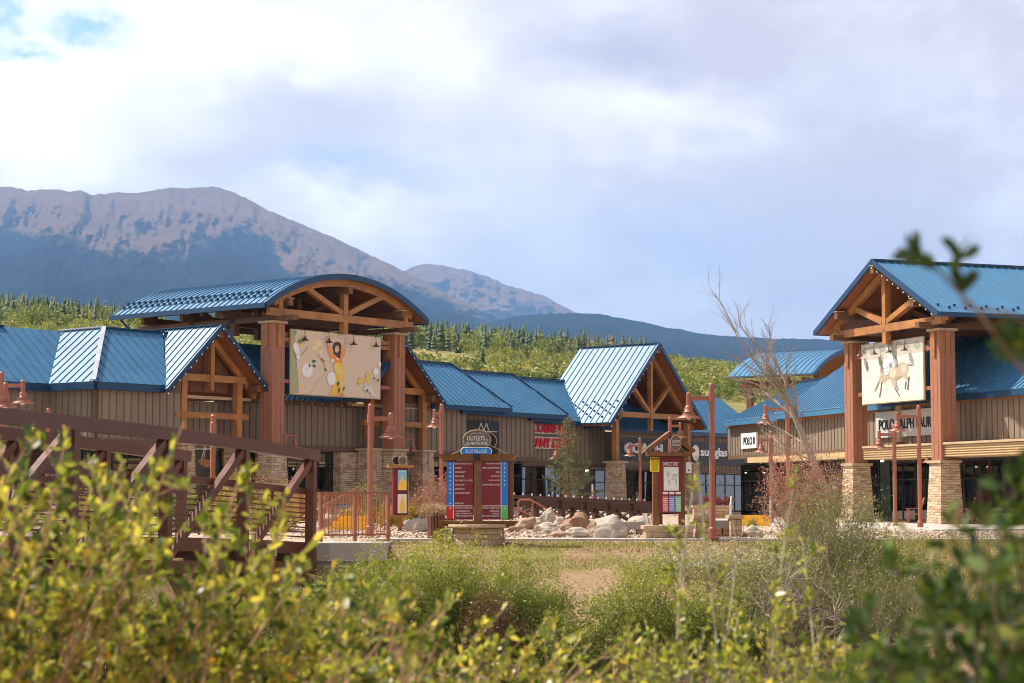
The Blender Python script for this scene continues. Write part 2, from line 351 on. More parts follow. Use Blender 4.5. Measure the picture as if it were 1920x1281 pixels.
# ---------------------------------------------------------------- mountains
def mountain(name, sil, Yr, Yf, foot, tree, p=1.15, nx=380, ny=190, amp=460, bare=((.33, .165, .075), (.54, .31, .16)), seed=0, var=1000, woods=((.010, .026, .028), (.030, .052, .042))):
    sx = [a for a, b in sil]; sy = [b for a, b in sil]; V = []; msk = []
    for j in range(ny+14):
        for i in range(nx):
            px = sx[0]+(sx[-1]-sx[0])*i/(nx-1); ridge = lerp(sx, sy, px)
            ridge -= (5*abs(MN.noise(Vector((px*.02, seed, 0))))+2.2*MN.noise(Vector((px*.11, seed, 2))))
            yr = Yr+var*MN.noise(Vector((px*.004, seed, 7)))
            if j < ny:
                t_ = j/(ny-1); py = foot+(ridge-foot)*t_**p; Y = Yf+(yr-Yf)*t_
                env = min(1, 3.2*t_)*min(1, 4*(1-t_)+.04)
                q = Vector((px*.014, t_*2.6, seed*3.1)); n_ = MN.fractal(q, .7, 2.1, 7)+1.1*(abs(MN.noise(q*2.1))-.3)+.5*(abs(MN.noise(q*5.3))-.3)
                Y2 = Y+amp*2.1*n_*env; P = at(px, py, Y2); z = P.z+amp*.10*n_*env*(1-t_)
                V.append((P.x, P.y, z))
                tr = lerp([a for a, b in tree], [b for a, b in tree], px)+18*MN.fractal(Vector((px*.025, py*.05, seed+5)), .7, 2, 5)+10*MN.fractal(Vector((px*.11, py*.13, seed+9)), .8, 2, 4)
                msk.append(min(1, max(0, (py-tr)/26+.5)))
            else:
                k = (j-ny+1); P = at(px, ridge, yr+k*260); V.append((P.x, P.y, P.z*(1-k/14)**.9-60)); msk.append(0)
    Fq = [(j*nx+i, j*nx+i+1, (j+1)*nx+i+1, (j+1)*nx+i) for j in range(ny+13) for i in range(nx-1)]
    t = NT(name+'_slopes'); tc = t.n('ShaderNodeTexCoord'); a = t.n('ShaderNodeAttribute', attribute_name='wood')
    n1 = t.n('ShaderNodeTexNoise', {'Vector': tc.outputs['Object'], 'Scale': .0045, 'Detail': 14., 'Roughness': .8})
    n2 = t.n('ShaderNodeTexNoise', {'Vector': tc.outputs['Object'], 'Scale': .03, 'Detail': 8., 'Roughness': .8})
    n5 = t.n('ShaderNodeTexNoise', {'Vector': tc.outputs['Object'], 'Scale': .0009, 'Detail': 6., 'Roughness': .6})
    rock = t.ramp(n1.outputs[0], [(.3, bare[0]), (.5, bare[1]), (.68, (.50, .40, .31))])
    rock = t.mix(t.n('ShaderNodeMapRange', {0: n5.outputs[0], 1: .5, 2: .62, 3: 0., 4: .55}).outputs[0], rock, (.36, .24, .07))
    rock = t.mix(.55, rock, t.ramp(n2.outputs[0], [(.35, (.45, .42, .42)), (.65, (1, 1, 1))]), 'MULTIPLY')
    wood = t.ramp(n2.outputs[0], [(.35, woods[0]), (.65, woods[1])])
    f = t.n('ShaderNodeMath', {0: a.outputs['Fac'], 1: t.n('ShaderNodeMath', {0: n2.outputs[0], 1: 1.6, 2: -.8}, operation='MULTIPLY_ADD').outputs[0]}, operation='ADD')
    f = t.n('ShaderNodeMapRange', {0: f.outputs[0], 1: .22, 2: .78})
    c = t.mix(f.outputs[0], rock, wood)
    b = t.n('ShaderNodeBump', {'Height': n2.outputs[0], 'Strength': 1., 'Distance': 130.})
    p_ = t.n('ShaderNodeBsdfPrincipled', {'Base Color': c, 'Roughness': 1., 'Specular IOR Level': 0., 'Normal': b.outputs[0]}); t.l(p_.outputs[0], t.o.inputs[0])
    me = npmesh(name, V, Fq, t.m, smooth=True); at_ = me.attributes.new('wood', 'FLOAT', 'POINT'); at_.data.foreach_set('value', np.array(msk, np.float32))
    return tag(obj(name, me), kind='structure')
mountain('mountain', [(-330, 380), (-120, 352), (0, 350), (60, 359), (105, 355), (130, 362), (150, 357), (172, 366), (215, 362), (260, 362), (320, 352), (345, 354), (405, 350), (440, 362), (500, 394), (560, 418), (620, 444), (680, 472), (740, 500), (800, 532), (860, 562), (930, 596), (1000, 622), (1060, 640)],
         14000, 5000, 640, [(-330, 400), (0, 429), (100, 441), (180, 464), (230, 470), (330, 485), (365, 463), (420, 440), (470, 430), (498, 446), (530, 492), (575, 528), (615, 520), (660, 530), (720, 525), (780, 538), (860, 570), (1060, 640)], seed=1)
mountain('far_mountain', [(640, 620), (700, 560), (755, 510), (775, 500), (800, 495), (830, 498), (860, 505), (905, 516), (950, 535), (1010, 553), (1060, 577), (1110, 600), (1180, 640)],
         19000, 15200, 640, [(640, 640), (900, 600), (1000, 575), (1060, 585), (1180, 640)], seed=2, nx=200, ny=100, amp=280, var=600)
mountain('wooded_ridge', [(760, 660), (880, 622), (950, 596), (990, 591), (1040, 588), (1100, 588), (1140, 593), (1200, 603), (1260, 617), (1330, 628), (1400, 633), (1460, 636), (1520, 636), (1600, 640), (1750, 660), (2000, 690), (2300, 720)],
         10400, 4600, 720, [(760, 400), (2300, 400)], seed=3, nx=240, ny=110, amp=240, var=500)

# ---------------------------------------------------------------- woods on the hillside
CONIF = leaf_mat('conifer_needles', [(0, (.045, .075, .03)), (.5, (.09, .125, .045)), (.8, (.15, .17, .06)), (1, (.17, .12, .075))], .12, .8)
DECID = leaf_mat('bright_leaves', [(0, (.10, .135, .028)), (.4, (.20, .235, .05)), (.75, (.32, .33, .075)), (1, (.44, .38, .10))], .3, .7)
def conifer_geo(n_tier, h, r, base=.06, seg=7):
    V = []; Fs = []
    for k in range(n_tier):
        z0 = h*(base+(1-base)*k/n_tier); z1 = h*(base+(1-base)*min(1, (k+1.75)/n_tier)); rr = r*(1-k/n_tier)**.85*rng.uniform(.8, 1.1)+.03*h/10
        o = len(V)
        for s_ in range(seg): a = 2*math.pi*(s_+rng.uniform(-.3, .3))/seg; q = rr*rng.uniform(.55, 1.15); V.append((q*math.cos(a), q*math.sin(a), z0-rng.uniform(0, .035)*h))
        V.append((rng.uniform(-.04, .04)*r, rng.uniform(-.04, .04)*r, z1))
        for s_ in range(seg): Fs.append((o+s_, o+(s_+1) % seg, o+seg))
    return np.array(V), np.array(Fs)
def clump_geo(nf, h, rx, leaf):
    d = rng.normal(size=(nf, 3)); d /= np.linalg.norm(d, axis=1)[:, None]
    lob = rng.normal(size=(6, 3))*np.array([.42, .42, .3]); c_ = lob[rng.integers(0, 6, nf)]
    P = (c_+d*rng.uniform(.25, .55, nf)[:, None])*np.array([rx, rx, h*.5]); P[:, 2] += h*.52
    return P
def quads(P, size, up=.35, asp=1.0):
    n = len(P); d = rng.normal(size=(n, 3)); d /= np.linalg.norm(d, axis=1)[:, None]
    e = rng.normal(size=(n, 3)); e -= d*(e*d).sum(1)[:, None]; e /= np.linalg.norm(e, axis=1)[:, None]
    s_ = np.asarray(size).reshape(-1, 1)*rng.uniform(.6, 1.3, (n, 1))
    V = np.stack([P-d*s_, P+e*s_*asp*.5, P+d*s_, P-e*s_*asp*.5], 1).reshape(-1, 3)
    return V, np.arange(4*n).reshape(n, 4)
protos = [conifer_geo(7, 1, .24), conifer_geo(8, 1, .20), conifer_geo(6, 1, .27), conifer_geo(7, 1, .16)]
VV = []; FF = []; RR = []; off = 0; DV = []; DF = []; DR = []; doff = 0
def wood_px(px): return lerp([0, 240, 700, 850, 1000, 1200, 1400, 1600, 1920], [606, 606, 655, 668, 675, 684, 700, 700, 710], px)
for k in range(24000):
    Y = math.sqrt(rng.uniform(430**2, 1450**2)); px = rng.uniform(-60, 1980)
    X = (px-960)/F*Y; z = ground_z(X, Y); py = 937-(z-EYE)/Y*F
    dn = MN.noise(Vector((X*.012, Y*.006, 3)))+.5*MN.noise(Vector((X*.04, Y*.02, 8)))
    up = (wood_px(px)+14*dn-py)           # >0 : above the wood's lower edge
    if px < 300: up += 18
    if up > 0 and rng.random() < .9 and not (px > 1220 and Y < 900):
        if rng.random() < (.45 if px > 300 else .3):
            h = (3.2+9.5*rng.random()**1.6)*(1 if Y > 700 else .85); v, f = protos[rng.integers(4)]; a = rng.uniform(0, 6.28); cs, sn = math.cos(a), math.sin(a)
            q = v*h*np.array([1.0, 1.0, 1]); q = np.stack([q[:, 0]*cs-q[:, 1]*sn+X, q[:, 0]*sn+q[:, 1]*cs+Y, q[:, 2]+z], 1)
            VV.append(q); FF.append(f+off); off += len(q); base_r = rng.uniform(0, .8) if rng.random() < .9-.25*(px > 950) else rng.uniform(.85, 1); RR.append(np.clip(base_r+rng.uniform(-.12, .12, len(f)), 0, 1))
        else:
            P = clump_geo(46, rng.uniform(5, 9), rng.uniform(1.6, 2.6), .6)+np.array([X, Y, z]); v, f = quads(P, np.full(46, .75)); DV.append(v); DF.append(f+doff); doff += len(v); DR.append(np.clip(rng.uniform(.0, .6)+rng.uniform(-.15, .15, len(f)), 0, 1))
    elif up > -46-8*dn-30*(px > 1180)-25*(px < 300) and (dn > -.25 or px > 1180 or px < 300) and rng.random() < (.75 if px < 1180 else 1):
        hh = rng.uniform(2.2, 5.5); P = clump_geo(40, hh, rng.uniform(1.6, 3.2), .5)+np.array([X, Y, z-.3]); v, f = quads(P, np.full(40, .6)); DV.append(v); DF.append(f+doff); doff += len(v); DR.append(np.clip(rng.uniform(.1, .95)+rng.uniform(-.15, .15, len(f)), 0, 1))
tag(obj('conifer_forest', npmesh('conifer_forest', np.concatenate(VV), np.concatenate(FF), CONIF, np.concatenate(RR))), 'dense dark conifer forest covering the hill behind the shops', 'forest', kind='stuff')
tag(obj('hillside_brush', npmesh('hillside_brush', np.concatenate(DV), np.concatenate(DF), DECID, np.concatenate(DR))), 'yellow green aspen and willow brush on the lower hillside', 'brush', kind='stuff')

def lone_conifer(px, pyb, Y, h, label):
    p = at(px, pyb, Y); p.z = ground_z(p.x, p.y)-.1; t = thing('conifer_tree', label, 'tree', p, group='single trees on the meadow')
    v, f = conifer_geo(9, h, h*.2, .1, 9); obj('crown', npmesh('crown', v, f, CONIF, rng.uniform(.0, .35, len(f))), t)
    MB().tube([(0, 0, 0), (0, 0, h*.5)], [.14, .06], 6).build('trunk', BARK, t)
def lone_bush_tree(px, Y, h, rx, lo, label, name='broadleaf_tree'):
    p = at(px, 700, Y); p.z = ground_z(p.x, p.y)-.1; t = thing(name, label, 'tree', p, group='single trees on the meadow')
    P = clump_geo(900, h, rx, .3); v, f = quads(P, np.full(len(P), .028*h+.12)); obj('crown', npmesh('crown', v, f, DECID, np.clip(lo+rng.uniform(-.18, .18, len(f)), 0, 1)), t)
    m = MB(); m.tube([(0, 0, 0), (.1, 0, h*.3), (-.1, .1, h*.62)], [.2, .14, .05], 6)
    for a in range(5): m.tube([(.05, 0, h*.28), (math.cos(a*1.3)*rx*.5, math.sin(a*1.3)*rx*.5, h*.7)], [.09, .03], 5)
    m.build('trunk', BARK, t)
lone_conifer(857, 690, 330, 5.6, 'small dark spruce standing alone on the meadow above the stepped blue roof')
lone_conifer(1023, 700, 390, 5.4, 'little dark spruce on the meadow above the roof left of the steep gable')
lone_conifer(1062, 700, 400, 6.4, 'slim dark spruce on the meadow just left of the steep gable')
lone_conifer(905, 690, 470, 7, 'conifer at the meadow edge above the second step of the blue roof')
lone_conifer(760, 640, 600, 9, 'dark conifer rising beside the right end of the arched roof')
for q in ((14, 500, 9, 6, .62, 'wide yellowish tree at the far left edge of the photo'), (60, 480, 5, 4, .55, 'low yellow green tree between the edge and the round tree'),
          (133, 420, 7.5, 5.4, .38, 'round green tree rising above the blue roof at far left'), (185, 430, 4.2, 2.2, .5, 'small light green bush tree right of the round tree'),
          (985, 520, 7, 4.4, .7, 'pale lime aspen in the brush above the middle roof'), (1046, 520, 7, 4.2, .6, 'pale green aspen above the roof beside the steep gable'),
          (930, 540, 6.5, 4, .8, 'yellowest aspen of the hillside above the second roof step')): lone_bush_tree(*q)
# ---------------------------------------------------------------- building kit (local frames: x along the facade, y inward)
def wall(parent, pts, z0, z1, step=.42, name='siding_wall', th=.25, dz0=None):
    """board and batten wall along a polyline of (u, v); z1 may differ at the ends"""
    m = MB()
    for i in range(len(pts)-1):
        a = Vector(pts[i]); b = Vector(pts[i+1]); d = (b-a); L = d.length; d /= L; n = Vector((d.y, -d.x)); o = -n*th
        m.mi = 0; za, zb = (z0, z0)
        m.hexa([(a.x, a.y, za), (b.x, b.y, zb), (b.x+o.x, b.y+o.y, zb), (a.x+o.x, a.y+o.y, za)], [(a.x, a.y, z1), (b.x, b.y, z1), (b.x+o.x, b.y+o.y, z1), (a.x+o.x, a.y+o.y, z1)])
        m.mi = 1; k = max(1, round(L/step))
        for j in range(k+1):
            c = a+d*(L*j/k)+n*.014; e = d*.022
            m.hexa([(c.x-e.x-n.x*.02, c.y-e.y-n.y*.02, za+.03), (c.x+e.x-n.x*.02, c.y+e.y-n.y*.02, za+.03), (c.x+e.x+n.x*.012, c.y+e.y+n.y*.012, za+.03), (c.x-e.x+n.x*.012, c.y-e.y+n.y*.012, za+.03)],
                   [(c.x-e.x-n.x*.02, c.y-e.y-n.y*.02, z1-.03), (c.x+e.x-n.x*.02, c.y+e.y-n.y*.02, z1-.03), (c.x+e.x+n.x*.012, c.y+e.y+n.y*.012, z1-.03), (c.x-e.x+n.x*.012, c.y-e.y+n.y*.012, z1-.03)])
    return m.build(name, [SIDING, SIDEDK], parent)
def band(parent, pts, z0, z1, mat, out=.06, name='trim_band', th=.3):
    m = MB()
    for i in range(len(pts)-1):
        a = Vector(pts[i]); b = Vector(pts[i+1]); d = (b-a).normalized(); n = Vector((d.y, -d.x)); a2 = a-d*(out if i == 0 else -.0)+n*out; b2 = b+d*out+n*out; o = -n*th
        m.hexa([(a2.x, a2.y, z0), (b2.x, b2.y, z0), (b2.x+o.x, b2.y+o.y, z0), (a2.x+o.x, a2.y+o.y, z0)], [(a2.x, a2.y, z1), (b2.x, b2.y, z1), (b2.x+o.x, b2.y+o.y, z1), (a2.x+o.x, a2.y+o.y, z1)])
    return m.build(name, mat, parent)
def clip_ribs(poly, d, step, start=0.0):
    """poly: planar 3-D polygon, d: direction of the ribs in it -> segments inside the polygon"""
    P = [Vector(p) for p in poly]; o = P[0]; nrm = Vector((0, 0, 0))
    for i in range(len(P)): nrm += (P[i]-o).cross(P[(i+1) % len(P)]-o)
    nrm.normalize()
    if nrm.z < 0: nrm = -nrm
    d = (Vector(d)-nrm*nrm.dot(Vector(d))).normalized(); e = nrm.cross(d); q = [((p-o).dot(d), (p-o).dot(e)) for p in P]
    lo = min(b for a, b in q); hi = max(b for a, b in q); segs = []; s_ = lo+step*.5+start
    while s_ < hi:
        xs = []
        for i in range(len(q)):
            (a0, b0), (a1, b1) = q[i], q[(i+1) % len(q)]
            if (b0-s_)*(b1-s_) < 0: xs.append(a0+(a1-a0)*(s_-b0)/(b1-b0))
        xs.sort()
        for i in range(0, len(xs)-1, 2):
            if xs[i+1]-xs[i] > .1: segs.append((o+d*(xs[i]+.03)+e*s_, o+d*(xs[i+1]-.03)+e*s_))
        s_ += step
    return segs, nrm, e
def roof_panel(parent, poly, d, step=.42, th=.12, name='roof', guards=0, mats=None):
    segs, nrm, e = clip_ribs(poly, d, step); m = MB(); P = [Vector(p) for p in poly]
    m.slab(P, -nrm*th)
    for a, b in segs: m.beam(a+nrm*.02, b+nrm*.02, .034, .046, nrm)
    if guards:
        g = m; m.mi = 1
        for r_ in range(guards):
            for k, (a, b) in enumerate(segs):
                lo = a if a.z < b.z else b; hi = b if a.z < b.z else a; L = (hi-lo).length
                dd = (hi-lo).normalized(); s_ = .45+.55*r_+(.0 if k % 2 else .28)
                if s_ > L-.3: continue
                c_ = lo+dd*s_+e*step*.5+nrm*.06; g.beam(c_-e*.055, c_+e*.055, .06, .09, nrm)
    return m.build(name, [ROOF, FASCIA] if guards else ROOF, parent)
def storefront(parent, u0, u1, v, z0, z1, cols=4, transom=.72, door=None, th=.09, seed=0):
    f = MB(); w = .055; zt = z0+(z1-z0)*transom
    f.box(u0, u1, v-th/2, v+th/2, z0, z0+.1); f.box(u0, u1, v-th/2, v+th/2, z1-.08, z1)
    us = [u0+(u1-u0)*i/cols for i in range(cols+1)]
    for i, x in enumerate(us): f.box(x-w/2, x+w/2, v-th/2, v+th/2, z0+.1, z1-.08)
    for i in range(cols): f.box(us[i]+w/2, us[i+1]-w/2, v-th/2+.01, v+th/2-.01, zt-.035, zt+.035)
    if door is not None:
        x0 = us[door]; x1 = us[door+1]; xm = (x0+x1)/2
        f.box(xm-.05, xm+.05, v-th/2, v+th/2, z0+.1, zt-.035)
        for xa, xb in ((x0+w/2, xm-.05), (xm+.05, x1-w/2)):
            f.box(xa, xa+.08, v-th/2, v+th/2, z0+.1, zt-.035); f.box(xb-.08, xb, v-th/2, v+th/2, z0+.1, zt-.035); f.box(xa+.08, xb-.08, v-th/2, v+th/2, z0+.1, z0+.3)
    fr = f.build('window', BLACK, parent)
    g = MB(); g.box(u0+.02, u1-.02, v-.008, v+.008, z0+.06, z1-.04); g.build('pane', GLASS, fr)
    return fr
def interior(parent, u0, u1, v, z0, z1, depth=2.2, seed=0):
    r_ = random.Random(seed); m = MB()
    m.mi = 0; m.box(u0, u1, v+depth, v+depth+.1, z0, z1); m.mi = 1; m.box(u0, u1, v+.15, v+depth, z0-.06, z0+.02); m.box(u0, u1, v+.15, v+depth, z1+.02, z1+.12)
    x = u0+.2
    while x < u1-.6:
        wd = r_.uniform(.6, 1.9); hgt = r_.uniform(.5, .92)*(z1-z0); m.mi = r_.choice([2, 2, 2, 3, 4, 5]); y0 = v+r_.uniform(.14, .7)
        m.box(x, min(u1-.1, x+wd), y0, y0+.12, z0+.03, z0+hgt); x += wd+r_.uniform(.1, .9)
    m.mi = 6
    for k in range(int((u1-u0)/1.2)): m.box(u0+.5+k*1.2, u0+.62+k*1.2, v+.9, v+1.02, z1-.14, z1-.02)
    return m.build('shop_interior', [INT_DK, INT_FL, INT_CR, INT_BR, INT_GR, INT_TN, INT_LT], parent)
INT_DK = M('interior_dark', (.22, .21, .19), .8); INT_FL = M('interior_floor', (.30, .24, .18), .6); INT_CR = M('interior_cream', (.84, .81, .72), .7)
INT_BR = M('interior_brown', (.18, .10, .06), .7); INT_GR = M('interior_green', (.12, .16, .11), .7); INT_TN = M('interior_tan', (.42, .32, .22), .7)
t_ = NT('interior_lamp'); e_ = t_.n('ShaderNodeEmission', {'Color': (1, .9, .72, 1), 'Strength': 6.}); t_.l(e_.outputs[0], t_.o.inputs[0]); INT_LT = t_.m
def stone_pier(parent, u, v, z0, z1, half=.50, top=.42, cap=.12, post=None, name='stone_pier'):
    m = MB(); m.taper(u, v, half, top, z0-.4, z1); o = m.build(name, STONE, parent)
    c = MB(); c.taper(u, v, top+.1, top+.1, z1, z1+cap); c.build('cap_stone', CAPST, o)
    return o
def pier_plank(o, u, v, z, half):  # the wooden plank that runs down the front of a pier
    MB().hexa([(u-.14, v-half-.07, z-1.0), (u+.14, v-half-.07, z-1.0), (u+.14, v-half+.05, z-1.0), (u-.14, v-half+.05, z-1.0)], [(u-.14, v-half-.04, z), (u+.14, v-half-.04, z), (u+.14, v-half+.08, z), (u-.14, v-half+.08, z)]).build('plank', CAPST, o)
def gable_roof(parent, uc, half, ze, zr, v0, v1, step=.42, guards=0, vL=None, left_poly=None):
    """ridge runs inward at uc; v0 front, v1 back"""
    L = [(uc-half, v0, ze), (uc, v0, zr), (uc, v1, zr), (uc-half, v1, ze)]; Rr = [(uc, v0, zr), (uc+half, v0, ze), (uc+half, v1, ze), (uc, v1, zr)]
    for q in (left_poly or L, Rr):
        roof_panel(parent, q, (1, 0, (zr-ze)/half) if q is not Rr else (1, 0, -(zr-ze)/half), step, guards=guards if q is not Rr else 0)
    m = MB()                                            # blue rake boards and ridge cap
    for s_ in (-1, 1): m.beam((uc+s_*(half+.05), v0-.03, ze-.12), (uc, v0-.03, zr-.05), .06, .24, (0, 0, 1))
    m.beam((uc, v0-.05, zr+.03), (uc, v1, zr+.03), .26, .05)
    m.build('rake_trim', FASCIA, parent)
    s = MB()
    for s_ in (-1, 1):
        q = [(uc, v0+.05, zr-.19), (uc+s_*half*.99, v0+.05, ze-.19), (uc+s_*half*.99, v1-.1, ze-.19), (uc, v1-.1, zr-.19)]; s.slab(q, (0, 0, .04))
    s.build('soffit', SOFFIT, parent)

# ================================================================ left shops
LX, LY = LF.world(0, 0)
lb = thing('shop_building', 'long brown sided shop building with stepped blue metal roofs, left of the courtyard', 'building', (LX, LY, 0), LF.ang)
W0 = 3.75                                             # underside of the siding
def u_at(px, v, fr=LF): return fr.px(px, 800, v)[0]
def z_at(px, py, v, fr=LF): return fr.px(px, py, v)[1]
vb = .6; ub0 = u_at(176, vb); vrec = 3.6; ub1 = -13.9
# recessed far left wall, projecting bay, wall behind the tower, then the three steps, the gable bay and the last bay
wall(lb, [(-34, vrec), (ub0, vrec), (ub0, vb), (ub1+.1, vb)], W0, 6.0)
wall(lb, [(ub1+.1, 1.5), (-10.6, 1.5)], W0, 5.7); wall(lb, [(-10.6, 1.6), (1.6, 1.6)], W0, 6.0)
uA = u_at(875, 1.0); uB = u_at(1001, 2.0); uC = u_at(1104, 3.0); uD0 = u_at(1158, 2.2); uE = u_at(1420, 3.0)
wall(lb, [(1.6, 1.0), (uA, 1.0)], 3.65, 5.95); wall(lb, [(uA-.3, 2.0), (uB, 2.0)], 3.5, 5.85); wall(lb, [(uB-2.6, 3.0), (uC, 3.0)], 3.35, 5.7); wall(lb, [(uC-.2, 3.4), (uD0+.3, 3.4)], 3.2, 5.6)
wall(lb, [(uD0, 2.2), (30.0, 2.2)], 3.2, 5.1); wall(lb, [(29.8, 2.8), (uE, 2.8)], 3.1, 5.25)
for pts, a, b in (([(-34, vrec), (ub0, vrec), (ub0, vb), (ub1, vb)], 5.98, 6.2), ([(-10.4, 1.6), (1.6, 1.6)], 5.75, 6.0), ([(1.6, 1.0), (uA, 1.0)], 5.9, 6.12), ([(uA, 2.0), (uB, 2.0)], 5.72, 5.97), ([(uB, 3.0), (uC, 3.0)], 5.58, 5.83), ([(uC, 3.4), (uD0, 3.4)], 5.5, 5.7), ([(uD0, 2.2), (29.8, 2.2)], 5.05, 5.28), ([(30.0, 2.8), (uE, 2.8)], 5.12, 5.34)): band(lb, pts, a, b, TRIM, name='top_trim')
for pts, z in (([(-34, vrec), (ub0, vrec), (ub0, vb), (-13.9, vb)], 3.55), ([(-13.7, 1.5), (1.6, 1.5)], 3.55), ([(1.6, 1.0), (uA, 1.0)], 3.45), ([(uA, 2.0), (uB, 2.0)], 3.3), ([(uB, 3.0), (uC, 3.0)], 3.15), ([(uC, 3.4), (uD0, 3.4)], 3.0), ([(uD0, 2.2), (29.8, 2.2)], 3.0), ([(30.0, 2.8), (uE, 2.8)], 2.9)): band(lb, pts, z, z+.24, TRIM, .1, 'lower_trim')
# mansard roofs
ZE = 6.25; ZT = 8.95; RUN = 3.3
def slope(a, b, ze=ZE, zt=ZT, run=RUN, ia=0., ib=0., **k):
    """roof slope above wall a->b (outline points in u,v, front on the right of a->b); ia, ib: how far the top corners are pulled in (+) or out (-)"""
    a = Vector(a); b = Vector(b); d = (b-a).normalized(); n = Vector((-d.y, d.x))
    q = [(a.x, a.y, ze), (b.x, b.y, ze), tuple(b-d*ib+n*run)+(zt,), tuple(a+d*ia+n*run)+(zt,)]
    return roof_panel(lb, q, (n.x*run, n.y*run, zt-ze), .52, **k), q
oh = .35
o1, _ = slope((-36, vrec-oh), (ub0-oh, vrec-oh), ib=-RUN)
o2, _ = slope((ub0-oh, vrec-oh), (ub0-oh, vb-oh), ia=-RUN, ib=RUN)
o3, _ = slope((ub0-oh, vb-oh), (-15.0, vb-oh), ia=RUN, ib=-2.7)
m = MB(); gp = [(-36, vrec-oh), (ub0-oh, vrec-oh), (ub0-oh, vb-oh), (-15.05, vb-oh)]
for i in range(3):
    a, b = Vector(gp[i]), Vector(gp[i+1]); d = (b-a).normalized(); n = Vector((d.y, -d.x)); a2 = a+n*.02; b2 = b+n*.02+d*(.02 if i != 0 else 0)
    m.hexa([(*a2, ZE-.34), (*b2, ZE-.34), (*(b2-n*.25), ZE-.34), (*(a2-n*.25), ZE-.34)], [(*a2, ZE-.03), (*b2, ZE-.03), (*(b2-n*.25), ZE-.03), (*(a2-n*.25), ZE-.03)])
hip = Vector((ub0-oh, vb-oh, ZE)); top = Vector((ub0-oh+RUN, vb-oh+RUN, ZT)); m.build('eave_fascia', FASCIA, lb)
HIPM = M('pale_ridge_cap', (.42, .44, .45), .5, .3, .2)
m = MB(); m.beam(hip+Vector((0, 0, .07)), top+Vector((0, 0, .07)), .2, .05); m.beam((ub0-oh+RUN, vb-oh+RUN, ZT+.05), (ub0-oh+RUN, vrec-oh+RUN, ZT+.05), .25, .06); m.build('ridge_cap', HIPM, lb)
m = MB(); m.beam((ub0-oh, vrec-oh, ZE+.09), (ub0-oh-RUN+RUN, vrec-oh+0, ZE+.1), .1, .05) if False else None
m.beam((-36, vrec-oh+RUN, ZT+.03), (ub0-oh, vrec-oh+RUN, ZT+.03), .26, .06); m.beam((ub0-oh+RUN, vb-oh+RUN, ZT+.03), (-11.6, vb-oh+RUN, ZT+.03), .26, .06); m.build('ridge_cap', FASCIA, lb)
roof_panel(lb, [(-10.2, 1.2, ZE), (3.6, 1.2, ZE), (3.6, 5.2, ZT), (-10.2, 5.2, ZT)], (0, 4, ZT-ZE))    # slope behind the tower
vE = .6
for i, (e0, e1, r0, r1, ve) in enumerate(((810, (961, 763), (770, 676), (845, 683), .55), (835, (1066, 773), (800, 690), (961, 703), 1.5), (960, (1120, 786), (930, 706), (1090, 717.5), 2.5))):
    u1, zE1 = LF.px(*e1, ve); zE = (6.15, 6.0, 5.75)[i]; ur0, _z = LF.px(*r0, ve+3.4); ur1, zr = LF.px(*r1, ve+3.4); u0 = LF.px(e0, 765, ve)[0]
    roof_panel(lb, [(u0, ve, zE), (u1, ve, zE), (ur1, ve+3.4, zr), (ur0, ve+3.4, zr)], (0, 3.4, zr-zE), .42)
    roof_panel(lb, [(u1+.02, ve, zE), (u1+.02, ve+7, zE), (ur1+.02, ve+3.4, zr)], (-(u1-ur1), .0, zr-zE), .42)
    m = MB(); m.beam((ur0, ve+3.4, zr+.05), (ur1, ve+3.4, zr+.05), .25, .06); m.beam((u1, ve, zE+.07), (ur1, ve+3.4, zr+.06), .16, .06); m.build('ridge_cap', FASCIA, lb)
    ws = (uA, uB, uC)[i]
    m = MB(); m.box(ws-.6, u1-.05, ve+.25, ve+.4, zE-.42, zE-.13); m.box(u0, u1-.02, ve-.02, ve+.08, zE-.26, zE-.05); m.build('eave_fascia', FASCIA, lb)
# last bay roof beyond the steep gable
roof_panel(lb, [(28.6, 2.3, 5.45), (uE, 2.3, 5.45), (uE, 6, 8.05), (27, 6, 8.05)], (0, 3.7, 2.6), .36)
MB().box(29.5, uE, 2.3, 2.45, 5.2, 5.42).build('eave_fascia', FASCIA, lb)
roof_panel(lb, [(20.9, 1.9, 5.35), (30.3, 1.9, 5.35), (30.3, 5.6, 8.0), (20.9, 5.6, 8.0)], (0, 3.7, 2.65), .42)
MB().box(20.6, 30.0, 1.86, 1.98, 5.28, 5.33).build('eave_fascia', FASCIA, lb)
